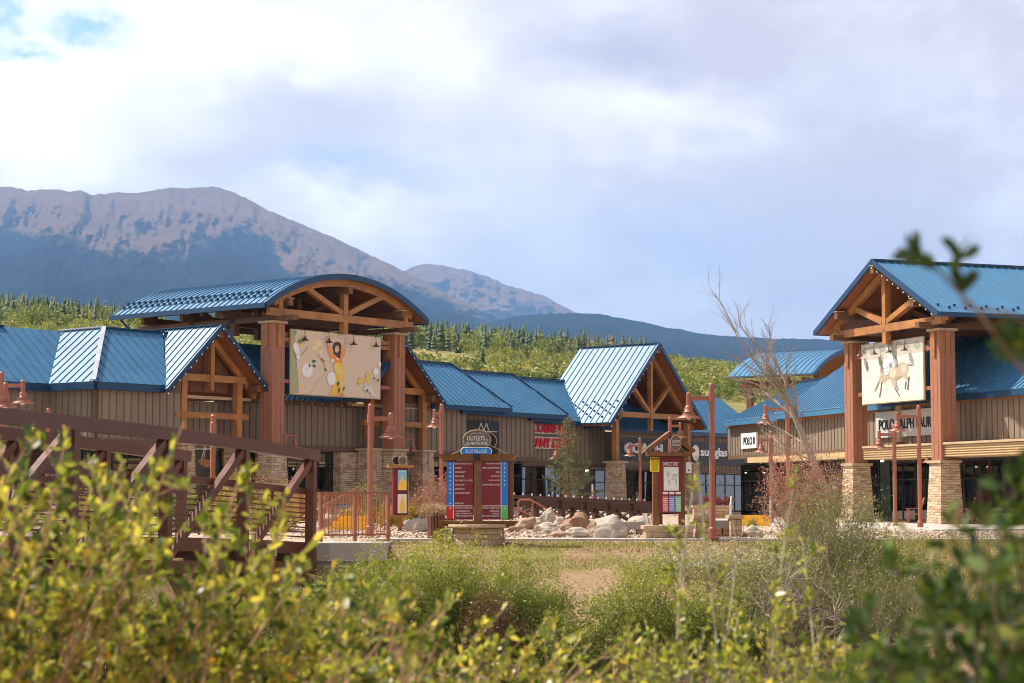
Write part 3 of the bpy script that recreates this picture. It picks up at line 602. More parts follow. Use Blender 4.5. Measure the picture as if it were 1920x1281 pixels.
# small gables either side of the tower, steep gable at the far end
def timber_gable(uc, half, ze, zr, v, posts, zb, zlow, back, panel=True, king=None, diag=False, left_poly=None, guards=0, pier_z=3.6, z0=.4, v0=None):
    for s_ in (-1, 1): MB().beam((uc+s_*(half-.3), v+.12, ze-.12), (uc+s_*.05, v+.12, zr-.5), .24, .28, (0, 0, 1)).build('rafter', TIMBER, lb)
    MB().beam((posts[0]-.45, v, zb), (posts[1]+.45, v, zb), .24, .32).build('tie_beam', TIMBER, lb)
    if zlow: MB().beam((posts[0]-.5, v-.02, zlow), (posts[1]+.6, v-.02, zlow), .22, .27).build('lower_beam', TIMBER, lb)
    MB().beam((uc, v-.02, zr-.45), (uc, v-.02, king or zb-.55), .22, .26, (0, 1, 0)).build('king_post', TIMBER, lb)
    if diag:
        for s_ in (-1, 1): MB().beam((uc+s_*.12, v-.0, zb+.2), (uc+s_*half*.42, v-.0, zr-(zr-ze)*.5), .2, .26, (0, 1, 0)).build('brace', TIMBER, lb)
    for i, x in enumerate(posts):
        MB().box(x-.16, x+.16, v-.16, v+.16, pier_z+.12, zb-.16).build('post', TIMBER, lb)
        o = stone_pier(lb, x, v, z0, pier_z, .50, .42); pier_plank(o, x+.1, v, pier_z, .44)
    for s_ in (-1, 1): MB().beam((uc+s_*(half*.78), v-.62, ze+(zr-ze)*.08), (uc+s_*(half*.78), v+1.2, ze+(zr-ze)*.08), .34, .34).build('purlin_end', TIMBERDK, lb)
    MB().beam((uc, v-.7, zr-.42), (uc, v+1.4, zr-.42), .3, .34).build('purlin_end', TIMBERDK, lb)
    if panel:
        q = [(uc-half+.35, v+.5, ze+.0), (uc+half-.35, v+.5, ze+.0), (uc, v+.5, zr-.35)]; m = MB(); m.slab(q, (0, .15, 0)); m.build('gable_panel', REDDK, lb)
        bt = MB()
        for k in (-2, -1, 0, 1, 2): bt.box(uc+k*.8-.02, uc+k*.8+.02, v+.47, v+.5, ze, zr-.35-abs(k)*.8*(zr-ze-.35)/(half-.35)-.05) if abs(k)*.8 < half-.6 else None
        bt.build('panel_joint', TIMBERDK, lb); MB().box(uc-half+.4, uc+half-.4, v+.25, v+.6, ze-.32, ze-.18).build('ledge', CAPST, lb)
    gable_roof(lb, uc, half, ze, zr, v0 if v0 is not None else v-.75, back, guards=guards, left_poly=left_poly)
ug0 = LF.px(410, 609, .2)[0]
timber_gable(ug0, 3.25, 6.1, 9.15, .7, (u_at(341, .7), u_at(445, .7)), 6.72, 5.0, 5.8, z0=.5, guards=0)
timber_gable(.75, 3.2, 6.15, 9.15, .7, (-1.0, u_at(792, .7)), 6.72, 5.0, 5.4, z0=.5)
uD = LF.px(1236, 645, .3)[0]
timber_gable(uD, 5.1, 5.65, 10.55, 1.0, (u_at(1154, 1.0), u_at(1288, 1.0)), 6.2, None, 6.2, panel=False, diag=True, guards=3, king=5.3, pier_z=3.3, z0=0.0, v0=.3)
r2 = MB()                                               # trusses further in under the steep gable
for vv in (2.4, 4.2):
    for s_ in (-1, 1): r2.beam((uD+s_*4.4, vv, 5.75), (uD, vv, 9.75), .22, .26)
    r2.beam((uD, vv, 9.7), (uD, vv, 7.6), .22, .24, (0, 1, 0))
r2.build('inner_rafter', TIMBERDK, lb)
# shop fronts, stone piers, interiors
for u0, u1, v, z0, z1, n, dr, sd_ in ((-33, -21.2, vrec+.4, 1.0, 3.5, 8, 3, 1), (ub0+.2, -15.2, 1.6, 1.1, 3.5, 4, None, 2), (-13.4, -11.7, 2.2, 1.1, 3.5, 2, None, 3), (-9.9, -7.6, 2.2, .9, 3.5, 2, 0, 4), (-6.9, -2.6, 1.75, 1.45, 3.5, 4, None, 5), (2.9, uA-.1, 1.7, 1.0, 3.4, 3, None, 6), (uA, uB, 2.9, .75, 3.25, 6, 2, 7), (uB, 20.0, 4.0, .5, 3.1, 5, 3, 8), (21.4, 24.6, 3.0, .4, 2.95, 3, None, 9), (24.7, 29.4, 3.0, .35, 2.95, 5, None, 10), (29.6, uE, 3.4, .35, 2.85, 9, 4, 11)):
    storefront(lb, u0, u1, v, z0, z1, n, .70, dr); interior(lb, u0, u1, v, z0, z1, 2.0, sd_)
    MB().box(u0, u1, v-.1, v+.15, z0-.9, z0-.01).build('sill_wall', STONE, lb)
for q in ((-2.6, 2.7, 1.2, 2.0, .2, 3.5), (-7.6, -6.95, 1.3, 2.2, .2, 3.5), (uC-1.0, uC-.2, 3.6, 4.4, 0, 3.0)): MB().box(*q).build('stone_wall', STONE, lb)
stone_pier(lb, 29.6, 1.9, 0, 2.9, .55, .45)
MB().box(-36, uE, 7.5, 16, 0, 5.5).build('rear_block', TRIM, lb)

# ---------------------------------------------------------------- entrance towers
def column(t, u, v, zg, ztop, straps=True):
    m = MB(); m.mi = 0; m.box(u-.40, u+.40, v-.40, v+.40, zg+2.9, ztop)
    o = m.build('column', RED, t)
    j = MB()
    for x in (-.17, .17): j.box(u+x-.007, u+x+.007, v-.408, v-.39, zg+2.95, ztop-.02); j.box(u-.408, u-.39, v+x-.007, v+x+.007, zg+2.95, ztop-.02); j.box(u+.39, u+.408, v+x-.007, v+x+.007, zg+2.95, ztop-.02)
    j.build('panel_joint', REDDK, o)
    s = MB(); s.taper(u, v, .62, .47, zg-.3, zg+2.78); s.build('stone_base', STONE, o)
    MB().box(u-.56, u+.56, v-.56, v+.56, zg+2.78, zg+2.9).build('cap_stone', CAPST, o); MB().box(u-.50, u+.50, v-.50, v+.50, ztop, ztop+.11).build('top_cap', CAPST, o)
    if straps:
        k = MB(); k.box(u-.1, u+.1, v-.48, v-.41, ztop-1.15, ztop); k.box(u-.48, u-.41, v-.1, v+.1, ztop-1.15, ztop); k.box(u+.41, u+.48, v-.1, v+.1, ztop-1.15, ztop); k.build('strap', TIMBER, o)
    return o
lt = thing('entrance_tower', 'timber entrance tower with arched blue roof over the flower billboard', 'tower', (LX, LY, 0), LF.ang)
zc = 9.45; column(lt, 0, 0, .8, zc); column(lt, -8.6, 0, .8, zc); column(lt, 0, 8.2, .8, zc, False); column(lt, -8.6, 8.2, .8, zc, False)
UC = -4.3; HS = 5.75; ZEv = 10.15; RISE = 1.78; RR_ = (HS*HS+RISE*RISE)/(2*RISE); ZC = ZEv+RISE-RR_; A0 = math.asin(HS/RR_)
def arc(k, n, r=0.0): a = -A0+2*A0*k/n; return UC+(RR_+r)*math.sin(a), ZC+(RR_+r)*math.cos(a)
def arch(mb, v0, v1, r0, r1, n=28, k0=0, k1=None):
    for k in range(k0, k1 or n):
        (x0, z0), (x1, z1) = arc(k, n, r0), arc(k+1, n, r0); (X0, Z0), (X1, Z1) = arc(k, n, r1), arc(k+1, n, r1)
        mb.hexa([(x0, v0, z0), (x1, v0, z1), (x1, v1, z1), (x0, v1, z0)], [(X0, v0, Z0), (X1, v0, Z1), (X1, v1, Z1), (X0, v1, Z0)])
VF, VB = -1.0, 9.9
m = MB(); arch(m, VF, VB, 0, .13)
k = VF+.25
while k < VB: arch(m, k-.018, k+.018, .13, .175, 20); k += .42
m.mi = 1; g = m
for r_, aa in ((0, 1.6), (1, 2.7)):
    k = VF+.46+.21*r_
    while k < VB-.1:
        x, z = arc(aa, 28, .16); g.box(x-.06, x+.06, k-.07, k+.07, z-.03, z+.1); k += .42
br = m.build('barrel_roof', [ROOF, FASCIA], lt)
m = MB(); arch(m, VF-.05, VF-.003, -.1, .17); m.box(arc(0, 28)[0]-.12, arc(0, 28)[0]-.01, VF, VB, arc(0, 28)[1]-.1, arc(0, 28)[1]+.13); m.box(arc(28, 28)[0]+.01, arc(28, 28)[0]+.12, VF, VB, ZEv-.1, ZEv+.13); m.build('edge_trim', FASCIA, br)
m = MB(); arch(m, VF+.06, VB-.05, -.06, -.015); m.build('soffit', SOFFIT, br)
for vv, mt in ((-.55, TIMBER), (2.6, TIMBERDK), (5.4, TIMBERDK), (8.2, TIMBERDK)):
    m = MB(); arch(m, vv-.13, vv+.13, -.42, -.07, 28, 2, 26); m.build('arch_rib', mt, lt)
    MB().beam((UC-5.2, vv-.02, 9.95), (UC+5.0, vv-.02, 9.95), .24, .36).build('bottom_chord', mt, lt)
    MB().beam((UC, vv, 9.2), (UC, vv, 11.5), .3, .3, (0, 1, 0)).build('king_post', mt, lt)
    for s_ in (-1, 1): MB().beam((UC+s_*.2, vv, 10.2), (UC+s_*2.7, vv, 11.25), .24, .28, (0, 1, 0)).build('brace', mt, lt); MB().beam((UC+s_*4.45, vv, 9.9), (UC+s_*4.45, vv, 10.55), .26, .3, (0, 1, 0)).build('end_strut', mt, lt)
for a_ in (.14, .5, .86):
    x, z = arc(28*a_, 28, -.6)
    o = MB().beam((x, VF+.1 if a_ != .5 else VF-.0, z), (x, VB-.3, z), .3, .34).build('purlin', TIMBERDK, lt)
    MB().box(x-.19, x+.19, VF+.06, VF+.5, z+.171, z+.2).build('purlin_cap', CREAM, o)
for x in (-8.6, 0):
    MB().beam((x, -1.5, 9.68), (x, 9.4, 9.68), .34, .24).build('side_beam', TIMBERDK, lt)
    for vv in (2.6, 5.4): MB().box(x-.17, x+.17, vv-.17, vv+.17, 9.0, 10.3).build('side_post', TIMBERDK, lt)
m = MB(); m.beam((-8.1, 0, 9.0), (-.45, 0, 9.0), .12, .2); m.build('sign_beam', TIMBER, lt)
m = MB()
for z in (8.75, 6.75):
    for x0, x1 in ((-8.15, -7.5), (-1.2, -.45)): m.box(x0, x1, -.2, -.06, z-.09, z+.09)
m.build('sign_bracket', RUST, lt)
# gutter pipe at the back left corner
MB().tube([(arc(0, 28)[0]+.1, VB-.6, ZEv-.1), (-9.4, VB-1.4, 9.0), (-9.0, VB-1.5, 8.7)], .06, 6).build('downpipe', FASCIA, lt)
# ================================================================ right shops
RX, RY = RF.world(0, 0)
rb = thing('shop_building', 'tan sided shop building with sunlit walls and a cream canopy, right of the courtyard', 'building', (RX, RY, 0), RF.ang)
EU, EV = RF.local(12.75, 117.8)
BU, BV = -9.2, 1.6
wall(rb, [(EU, EV), (BU, BV), (-6.9, 1.6)], 3.65, 5.45); wall(rb, [(-6.9, 1.6), (16, 1.6)], 3.75, 5.65)
wall(rb, [(EU+.3, 14), (EU, EV)], 3.65, 5.45)
band(rb, [(EU, EV), (BU, BV), (-7, 1.6)], 5.4, 5.62, TIMBER, name='top_trim'); band(rb, [(-6.8, 1.6), (16, 1.6)], 5.6, 5.85, TIMBER, name='top_trim')
band(rb, [(EU, EV), (BU, BV), (-7, 1.6)], 3.5, 3.72, TRIM, .1, 'lower_trim'); band(rb, [(-6.8, 1.6), (16, 1.6)], 3.6, 3.84, TRIM, .1, 'lower_trim')
def rslope(a, b, ze, zt, run, ia=0., ib=0., step=.36):
    a = Vector(a); b = Vector(b); d = (b-a).normalized(); n = Vector((-d.y, d.x))
    q = [(*a, ze), (*b, ze), (*(b-d*ib+n*run), zt), (*(a+d*ia+n*run), zt)]
    roof_panel(rb, q, (n.x*run, n.y*run, zt-ze), step)
    m = MB(); nn = Vector((d.y, -d.x))*.05; m.hexa([(*(a+nn), ze-.3), (*(b+nn), ze-.3), (*(b-nn*3), ze-.3), (*(a-nn*3), ze-.3)], [(*(a+nn), ze-.05), (*(b+nn), ze-.05), (*(b-nn*3), ze-.05), (*(a-nn*3), ze-.05)]); m.build('eave_fascia', ROOF if a.x < BU-1 else FASCIA, rb)
    m = MB(); m.beam((*(b-d*ib+n*run), zt+.05), (*(a+d*ia+n*run), zt+.05), .24, .06); m.build('ridge_cap', FASCIA, rb)
    return q
dR = (Vector((BU, BV))-Vector((EU, EV))).normalized(); nR = Vector((dR.y, -dR.x))
EL = Vector((EU, EV))+nR*.35
mid = EL.lerp(Vector((BU, BV)), .5)
rslope(EL+dR*.3, mid+nR*.2, 5.75, 7.9, 3.4, ia=3.6)
rslope(mid+nR*.45-dR*1.2, Vector((-6.4, 1.15)), 5.82, 9.7, 4.8, ia=3.2)
roof_panel(rb, [(*(EL+dR*.3), 5.75), (*(EL+dR*3.9-nR*3.4), 7.9), (*(EL+dR*.3-nR*7), 5.75)], (dR.x, dR.y, .6), .36)
rslope((-7.2, 1.15), (16, 1.15), 5.95, 9.0, 4.2)
# cream canopy with ribs, storefronts
m = MB(); m.box(-6.6, 16, -.2, 1.7, 3.05, 3.6)
for k in range(5): m.box(-6.6, 16, -.26, -.2, 3.08+k*.105, 3.13+k*.105)
m.build('canopy', CREAM, rb)
MB().box(-6.6, 16, -.34, 1.6, 3.6, 3.7).build('canopy_edge', CAPST, rb)
c0 = Vector((EU, EV))+nR*1.1; c1 = Vector((BU, BV))+nR*1.1+dR*1.6
m = MB(); m.slab([(*(c0+dR*6), 3.2), (*c1, 3.2), (*(c1-nR*1.2), 3.2), (*(c0+dR*6-nR*1.2), 3.2)], (0, 0, .3)); m.build('canopy', CREAM, rb)
for u0, u1, v, z0, z1, n, dr, sd_ in ((-6.5, -.6, 2.6, .1, 3.0, 6, 3, 21), (-.55, 8.2, 2.3, .55, 3.0, 5, None, 22), (8.3, 16, 2.3, .55, 3.0, 5, 2, 23)):
    storefront(rb, u0, u1, v, z0, z1, n, .70, dr); interior(rb, u0, u1, v, z0, z1, 2.6, sd_)
    MB().box(u0, u1, v-.12, v+.2, 0, z0-.01).build('sill_wall', STONEB, rb)
storefront(rb, -8.9, -6.6, 2.6, .1, 3.0, 2, .70); interior(rb, -8.9, -6.6, 2.6, .1, 3.0, 2.6, 24)
# the bent part: shop front built in its own turned frame
ang2 = math.atan2(dR.y, dR.x); LB = (Vector((BU, BV))-Vector((EU, EV))).length
def turn(o): o.location = (EU, EV, 0); o.rotation_euler = (0, 0, ang2); return o
for u0, u1, n, dr, sd_ in ((.4, 8.5, 6, 2, 31), (8.7, LB-.4, 6, 3, 32)):
    turn(storefront(rb, u0, u1, .7, .2, 3.2, n, .68, dr)); turn(interior(rb, u0, u1, .7, .2, 3.2, 2.4, sd_)); turn(MB().box(u0, u1, .6, .9, -.2, .19).build('sill_wall', STONEB, rb))
MB().box(EU+2, 16, 7, 16, 0, 5.2).build('rear_block', TRIM, rb)
MB().hexa([(EU+.6, EV+3.6, 0), (BU, 5.5, 0), (BU, 9, 0), (EU+1, 9, 0)], [(EU+.6, EV+3.6, 5.3), (BU, 5.5, 5.3), (BU, 9, 5.3), (EU+1, 9, 5.3)]).build('rear_block', TRIM, rb)
# posts and brackets under the sign
m = MB(); m.box(-6.3, -5.95, 1.35, 1.58, 3.9, 5.7); m.build('trim_post', CAPST, rb)

rt = thing('entrance_tower', 'timber entrance tower with steep gabled blue roof over the horse billboard', 'tower', (RX, RY, 0), RF.ang)
zc = 8.72; column(rt, 0, 0, 0, zc); column(rt, -7.7, 0, 0, zc); column(rt, 0, 8.4, 0, zc, False); column(rt, -7.7, 8.4, 0, zc, False)
UC2 = -3.85; HS2 = 5.5; ZE2 = 9.42; ZR2 = 12.3
Q = [(UC2, -1.25, ZR2), (UC2+HS2, -1.25, ZE2), (UC2+HS2, 10.5, ZE2), (UC2, 10.5, ZR2)]
roof_panel(rt, Q, (HS2, 0, ZE2-ZR2), .42, guards=1); roof_panel(rt, [(UC2-HS2, -1.25, ZE2), (UC2, -1.25, ZR2), (UC2, 10.5, ZR2), (UC2-HS2, 10.5, ZE2)], (HS2, 0, ZR2-ZE2), .42)
m = MB(); sl_ = (ZR2-ZE2)/HS2
for s_ in (-1, 1): m.beam((UC2+s_*(HS2+.06), -1.29, ZE2-.1), (UC2, -1.29, ZR2-.04), .06, .26); m.beam((UC2+s_*(HS2+.08), -1.3, ZE2-.1), (UC2+s_*(HS2+.08), 10.5, ZE2-.1), .14, .2)
m.beam((UC2, -1.3, ZR2+.05), (UC2, 10.5, ZR2+.05), .3, .07); m.build('edge_trim', FASCIA, rt)
m = MB()
for s_ in (-1, 1): m.slab([(UC2, -1.2, ZR2-.17), (UC2+s_*HS2*.99, -1.2, ZE2-.17), (UC2+s_*HS2*.99, 10.4, ZE2-.17), (UC2, 10.4, ZR2-.17)], (0, 0, .03))
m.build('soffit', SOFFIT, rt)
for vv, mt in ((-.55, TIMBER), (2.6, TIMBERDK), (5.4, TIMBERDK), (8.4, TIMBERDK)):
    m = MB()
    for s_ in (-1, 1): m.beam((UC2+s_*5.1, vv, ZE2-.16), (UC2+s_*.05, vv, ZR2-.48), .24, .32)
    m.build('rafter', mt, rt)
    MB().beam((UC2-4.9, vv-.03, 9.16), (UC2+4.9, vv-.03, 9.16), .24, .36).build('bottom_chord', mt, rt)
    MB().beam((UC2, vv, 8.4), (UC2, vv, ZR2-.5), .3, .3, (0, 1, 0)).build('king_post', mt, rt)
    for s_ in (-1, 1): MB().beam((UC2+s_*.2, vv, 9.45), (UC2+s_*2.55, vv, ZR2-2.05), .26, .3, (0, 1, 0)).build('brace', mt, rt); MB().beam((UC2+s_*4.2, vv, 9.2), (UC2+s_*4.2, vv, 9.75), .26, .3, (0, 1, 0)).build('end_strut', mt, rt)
for s_ in (-.62, 0, .62):
    x = UC2+s_*HS2; z = ZR2-abs(s_)*(ZR2-ZE2)-(.42 if s_ == 0 else .5)
    o = MB().beam((x, -1.3, z), (x, 10.2, z), .32, .34).build('purlin', TIMBERDK, rt); MB().box(x-.18, x+.18, -1.34, -.9, z+.172, z+.2).build('purlin_cap', CREAM, o)
for x in (-7.7, 0):
    MB().beam((x, -1.3, 8.97), (x, 9.8, 8.97), .36, .26).build('side_beam', TIMBERDK, rt)
    for vv in (2.6, 5.4): MB().box(x-.17, x+.17, vv-.17, vv+.17, 9.1, 9.9).build('side_post', TIMBERDK, rt)
MB().beam((-7.2, 0, 8.3), (-.45, 0, 8.3), .12, .2).build('sign_beam', TIMBER, rt)
m = MB()
for z in (8.0, 6.2):
    for x0, x1 in ((-7.25, -6.6), (-1.1, -.45)): m.box(x0, x1, -.2, -.06, z-.09, z+.09)
m.build('sign_bracket', RUST, rt)

# a further tower with an arched roof behind the right shops
p0 = at(1527, 700, 150)
ft = thing('entrance_tower', 'distant tower with low arched blue roof behind the right shops', 'tower', (p0.x, p0.y, 0), R(53))
HSf, RIf, zf = 7.5, 2.3, 10.55; Rf = (HSf*HSf+RIf*RIf)/(2*RIf); Af = math.asin(HSf/Rf)
def farc(k, n, r=0): a = -Af+2*Af*k/n; return 7.4+(Rf+r)*math.sin(a), zf+RIf-Rf+(Rf+r)*math.cos(a)
m = MB()
def farch(m, v0, v1, r0, r1, n=20):
    for k in range(n):
        (x0, z0), (x1, z1) = farc(k, n, r0), farc(k+1, n, r0); (X0, Z0), (X1, Z1) = farc(k, n, r1), farc(k+1, n, r1)
        m.hexa([(x0, v0, z0), (x1, v0, z1), (x1, v1, z1), (x0, v1, z0)], [(X0, v0, Z0), (X1, v0, Z1), (X1, v1, Z1), (X0, v1, Z0)])
farch(m, 0, 7.5, 0, .14); k = .2
while k < 7.4: farch(m, k-.02, k+.02, .14, .185, 14); k += .45
m.build('barrel_roof', ROOF, ft)
m = MB(); farch(m, -.05, -.003, -.12, .18); m.build('edge_trim', FASCIA, ft); m = MB(); farch(m, .1, 7.4, -.07, -.02); m.build('soffit', SOFFIT, ft)
for x in (1.4, 13.4):
    for v in (1.2, 6.4): o = MB().box(x-.22, x+.22, v-.22, v+.22, 2.5, 9.8).build('column', TIMBERDK, ft); m = MB(); m.taper(x, v, .85, .65, -.3, 2.5); m.build('stone_base', STONE, o)
    MB().beam((x, .3, 9.95), (x, 7.3, 9.95), .36, .3).build('side_beam', TIMBERDK, ft)
for v in (1.2, 3.8, 6.4):
    MB().beam((.4, v, 10.25), (14.4, v, 10.25), .26, .36).build('bottom_chord', TIMBERDK, ft)
    MB().beam((7.4, v, 10.2), (7.4, v, 12.5), .3, .3, (0, 1, 0)).build('king_post', TIMBERDK, ft)

# ---------------------------------------------------------------- lettering
def text_mesh(body, h, ext=.01, width=None, bold=0., sp=1., align='LEFT', shear=0.):
    cu = bpy.data.curves.new('txt', 'FONT'); cu.body = body; cu.size = 1; cu.extrude = .0; cu.offset = bold; cu.space_character = sp; cu.shear = shear; cu.resolution_u = 3
    o = bpy.data.objects.new('txt', cu); col.objects.link(o); bpy.context.view_layer.update()
    me = bpy.data.meshes.new_from_object(o.evaluated_get(bpy.context.evaluated_depsgraph_get())); bpy.data.objects.remove(o); bpy.data.curves.remove(cu)
    n = len(me.vertices); co = np.empty(n*3, np.float32); me.vertices.foreach_get('co', co); co = co.reshape(-1, 3)
    lo = co.min(0); hi = co.max(0); s_ = h/(hi[1]-lo[1]); sx = (width/(hi[0]-lo[0])) if width else s_
    W = (hi[0]-lo[0])*sx; ax = {'LEFT': 0, 'CENTER': -W/2, 'RIGHT': -W}[align]
    vs = [((c_[0]-lo[0])*sx+ax, 0, (c_[1]-lo[1])*s_) for c_ in co]; fs = [tuple(p.vertices) for p in me.polygons]; bpy.data.meshes.remove(me)
    return vs, fs, W
def letters(mb, body, x, y, z, h, depth=.01, width=None, bold=0., sp=1., align='LEFT', shear=0.):
    """letters standing in the plane y, read from -y; depth towards -y"""
    vs, fs, W = text_mesh(body, h, 0, width, bold, sp, align, shear)
    front = [(a+x, y-depth, c_+z) for a, _, c_ in vs]; n = len(front)
    edge = {}
    for f in fs:
        for i in range(len(f)): a, b = f[i], f[(i+1) % len(f)]; edge[(a, b)] = 1
    mb.add(front, fs)
    if depth > .012:
        bd = [(a, b) for (a, b) in edge if (b, a) not in edge]; back = [(a, y, c_) for a, _, c_ in front]
        mb.add(front+back, [(a, b, b+n, a+n) for a, b in bd])
    return W
LET_W = M('white_letters', (.82, .80, .76), .5, 0, .04); LET_K = M('black_letters', (.012, .013, .016), .35, 0, .1); GREYP = M('grey_sign_board', (.55, .54, .53), .5, 0, .05)
def sign_root(name, label, cat, fr, u, v, z, rz=0, group=None):
    x, y = fr.world(u, v); return thing(name, label, cat, (x, y, z), fr.ang+rz, group)
def span(fr, px0, px1, py0, py1, v): # board rectangle from its photo corners
    u0 = fr.px(px0, py0, v)[0]; u1 = fr.px(px1, py0, v)[0]; z1 = fr.px((px0+px1)/2, py0, v)[1]; z0 = fr.px((px0+px1)/2, py1, v)[1]; return u0, u1, z0, z1
# twin peaks sign over the second step
u0, u1, z0, z1 = span(LF, 876, 935, 790, 840, 1.9)
t = sign_root('shop_sign', 'charcoal wall sign with two white peaks behind the oval outlet sign', 'sign', LF, (u0+u1)/2, 1.93, z0, group='shop signs on the left shops'); w_ = (u1-u0)/2; h_ = z1-z0
MB().box(-w_, w_, -.08, 0, 0, h_).build('board', CHAR, t); m = MB()
for cx_ in (-.28, .18):
    for s_ in (-1, 1): m.beam((cx_+s_*.38, -.1, h_*.45), (cx_, -.1, h_*.93), .03, .07, (0, 1, 0))
m.beam((-.66, -.1, h_*.45), (.56, -.1, h_*.45), .03, .06, (0, 1, 0)); m.beam((-1.25, -.1, h_*.62), (-.55, -.1, h_*.62), .03, .05, (0, 1, 0)); m.beam((.5, -.1, h_*.62), (1.15, -.1, h_*.62), .03, .05, (0, 1, 0))
letters(m, 'OUTLETS', 0, -.08, h_*.18, .26, .03, 1.6, 0, 1, 'CENTER'); letters(m, 'SILVERTHORNE', 0, -.08, h_*.06, .12, .03, 1.6, 0, 1, 'CENTER'); m.build('lettering', LET_W, t)
# red lettered sign
u0, u1, z0, z1 = span(LF, 975, 1062, 801, 842, 2.9); zb0 = z_at(1000, 841, 2.9); 
t = sign_root('shop_sign', 'shop sign of two rows of big red letters behind the spruce', 'sign', LF, 15.2, 2.93, zb0, group='shop signs on the left shops')
MB().box(-1.9, 4.0, -.05, 0, 0, .7).box(-1.9, 4.0, -.05, 0, .86, 1.52).build('board', GREYP, t)
m = MB(); letters(m, 'THE COSMETICS', 0, -.05, .92, .56, .1, 5.5, .02, 1, 'CENTER'); letters(m, 'COMPANY STORE', 0, -.05, .06, .56, .1, 5.5, .03, 1, 'CENTER')
for i in range(0, len(m.v)): m.v[i] = (m.v[i][0]+1.05, m.v[i][1], m.v[i][2])
m.build('lettering', SREDL, t)
# dark signs under and beside the steep gable
u0, u1, z0, z1 = span(LF, 1159, 1284, 812, 852, 2.1)
t = sign_root('shop_sign', 'long charcoal sign with white letters under the steep gable', 'sign', LF, u0, 2.16, 3.55, group='shop signs on the left shops'); MB().box(0, u1-u0, -.06, 0, 0, 1.35).build('board', CHAR, t)
m = MB(); letters(m, 'COACH', .55, -.06, .4, .62, .16, 4.0, .03, 1.05); m.build('lettering', LET_W, t)
u0, u1, z0, z1 = span(LF, 1291, 1372, 816, 858, 2.7)
t = sign_root('shop_sign', 'charcoal sign with white lower case letters and a pale disc beside the tall lamp post', 'sign', LF, u0, 2.76, 3.35, group='shop signs on the left shops'); MB().box(0, u1-u0+1.6, -.06, 0, 0, 1.5).build('board', CHAR, t)
m = MB(); letters(m, 'sunglass hut', 1.25, -.06, .42, .72, .1, 5.6, .015, .95); m.ell((.72, -.12, .78), (1, 0, 0), (0, 0, 1), .42, .5, 24); m.build('lettering', LET_W, t)
# two white signs on the right shops
x, y = RF.world(EU, EV); fr2 = Frame((x, y), RF.ang+ang2)
u0, u1, z0, z1 = span(fr2, 1391, 1420, 812, 841, -.05)
t = sign_root('shop_sign', 'white sign with black capitals on the sunlit wall left of the bare tree', 'sign', fr2, u0, -.02, z0, group='shop signs on the right shops'); MB().box(0, u1-u0, -.1, 0, 0, z1-z0).build('board', WHITEP, t)
m = MB(); letters(m, 'POLO R', (u1-u0)*.2, -.1, (z1-z0)*.24, (z1-z0)*.5, .03, (u1-u0)*.74, .0); m.build('lettering', LET_K, t)
u0, u1, z0, z1 = span(RF, 1643, 1775, 768, 818, 1.5); 
t = sign_root('shop_sign', 'grey sign with black capitals between the two columns of the gabled tower', 'sign', RF, u0, 1.53, z0, group='shop signs on the right shops'); MB().box(0, u1-u0, -.08, 0, 0, z1-z0).build('board', GREYP, t)
m = MB(); letters(m, 'POLO RALPH LAUREN', .35, -.08, .38, .5, .04, u1-u0-.9, .0); m.build('lettering', LET_K, t)

# ---------------------------------------------------------------- billboards
pal = {}
def paint(c):
    if c not in pal: pal[c] = M('print_colour', c, .55, 0, .06, 8)
    return pal[c]
class Picture:
    """flat printed picture: shapes in photo-crop pixels mapped on a panel of w x h"""
    def __init__(s, quad, w, h): s.q = quad; s.w = w; s.h = h; s.l = 0; s.mats = []; s.m = MB()
    def map(s, x, y):
        (ax, ay), (bx, by), (cx_, cy_), (dx_, dy_) = s.q; S = (x-ax)/(bx-ax); t_ = ay+(by-ay)*S; b_ = dy_+(cy_-dy_)*S; T = (y-t_)/(b_-t_)
        return min(max(S, 0), 1)*s.w, (1-min(max(T, 0), 1))*s.h
    def poly(s, c, pts):
        if c not in s.mats: s.mats.append(c)
        s.m.mi = s.mats.index(c); s.l += 1; q = [s.map(*p) for p in pts]; s.m.poly([(a, -.062-.0006*s.l, b) for a, b in q])
    def ell(s, c, x, y, rx, ry, n=16, rot=0., jag=0.):
        cs, sn = math.cos(rot), math.sin(rot); P = []
        for k in range(n):
            a = 2*math.pi*k/n; j = 1-jag*(k % 2); X = rx*math.cos(a)*j; Y = ry*math.sin(a)*j; P.append((x+X*cs-Y*sn, y+X*sn+Y*cs))
        s.poly(c, P)
    def line(s, c, pts, wd):
        for i in range(len(pts)-1):
            (x0, y0), (x1, y1) = pts[i], pts[i+1]; L = math.hypot(x1-x0, y1-y0)+1e-6; nx_, ny_ = -(y1-y0)/L*wd/2, (x1-x0)/L*wd/2
            s.poly(c, [(x0+nx_, y0+ny_), (x1+nx_, y1+ny_), (x1-nx_, y1-ny_), (x0-nx_, y0-ny_)])
    def done(s, parent): return s.m.build('picture', [paint(c) for c in s.mats], parent)
u0, u1, z0, z1 = span(LF, 545, 712, 626, 743, -.25)
t = sign_root('billboard', 'beige billboard picturing a woman in orange among flowers, on the arched tower', 'billboard', LF, u0, -.25, z0); w_, h_ = u1-u0, z1-z0
MB().box(0, w_, -.06, 0, 0, h_).build('panel', paint((.70, .55, .39)), t); MB().box(-.04, w_+.04, -.03, .03, -.04, h_+.04).build('frame', CREAM, t)
P = Picture(((42, 85), (1475, 205), (1475, 1170), (30, 1085)), w_, h_)
Gd, Gn, Yl, Yo, Or, Wh, Sk, Br, Bg = (.07, .13, .04), (.25, .32, .12), (.80, .62, .22), (.85, .50, .06), (.80, .30, .07), (.82, .80, .74), (.72, .40, .25), (.09, .035, .02), (.62, .50, .32)
P.poly((.40, .40, .20), [(42, 85), (110, 92), (90, 420), (120, 700), (150, 1080), (30, 1085)])
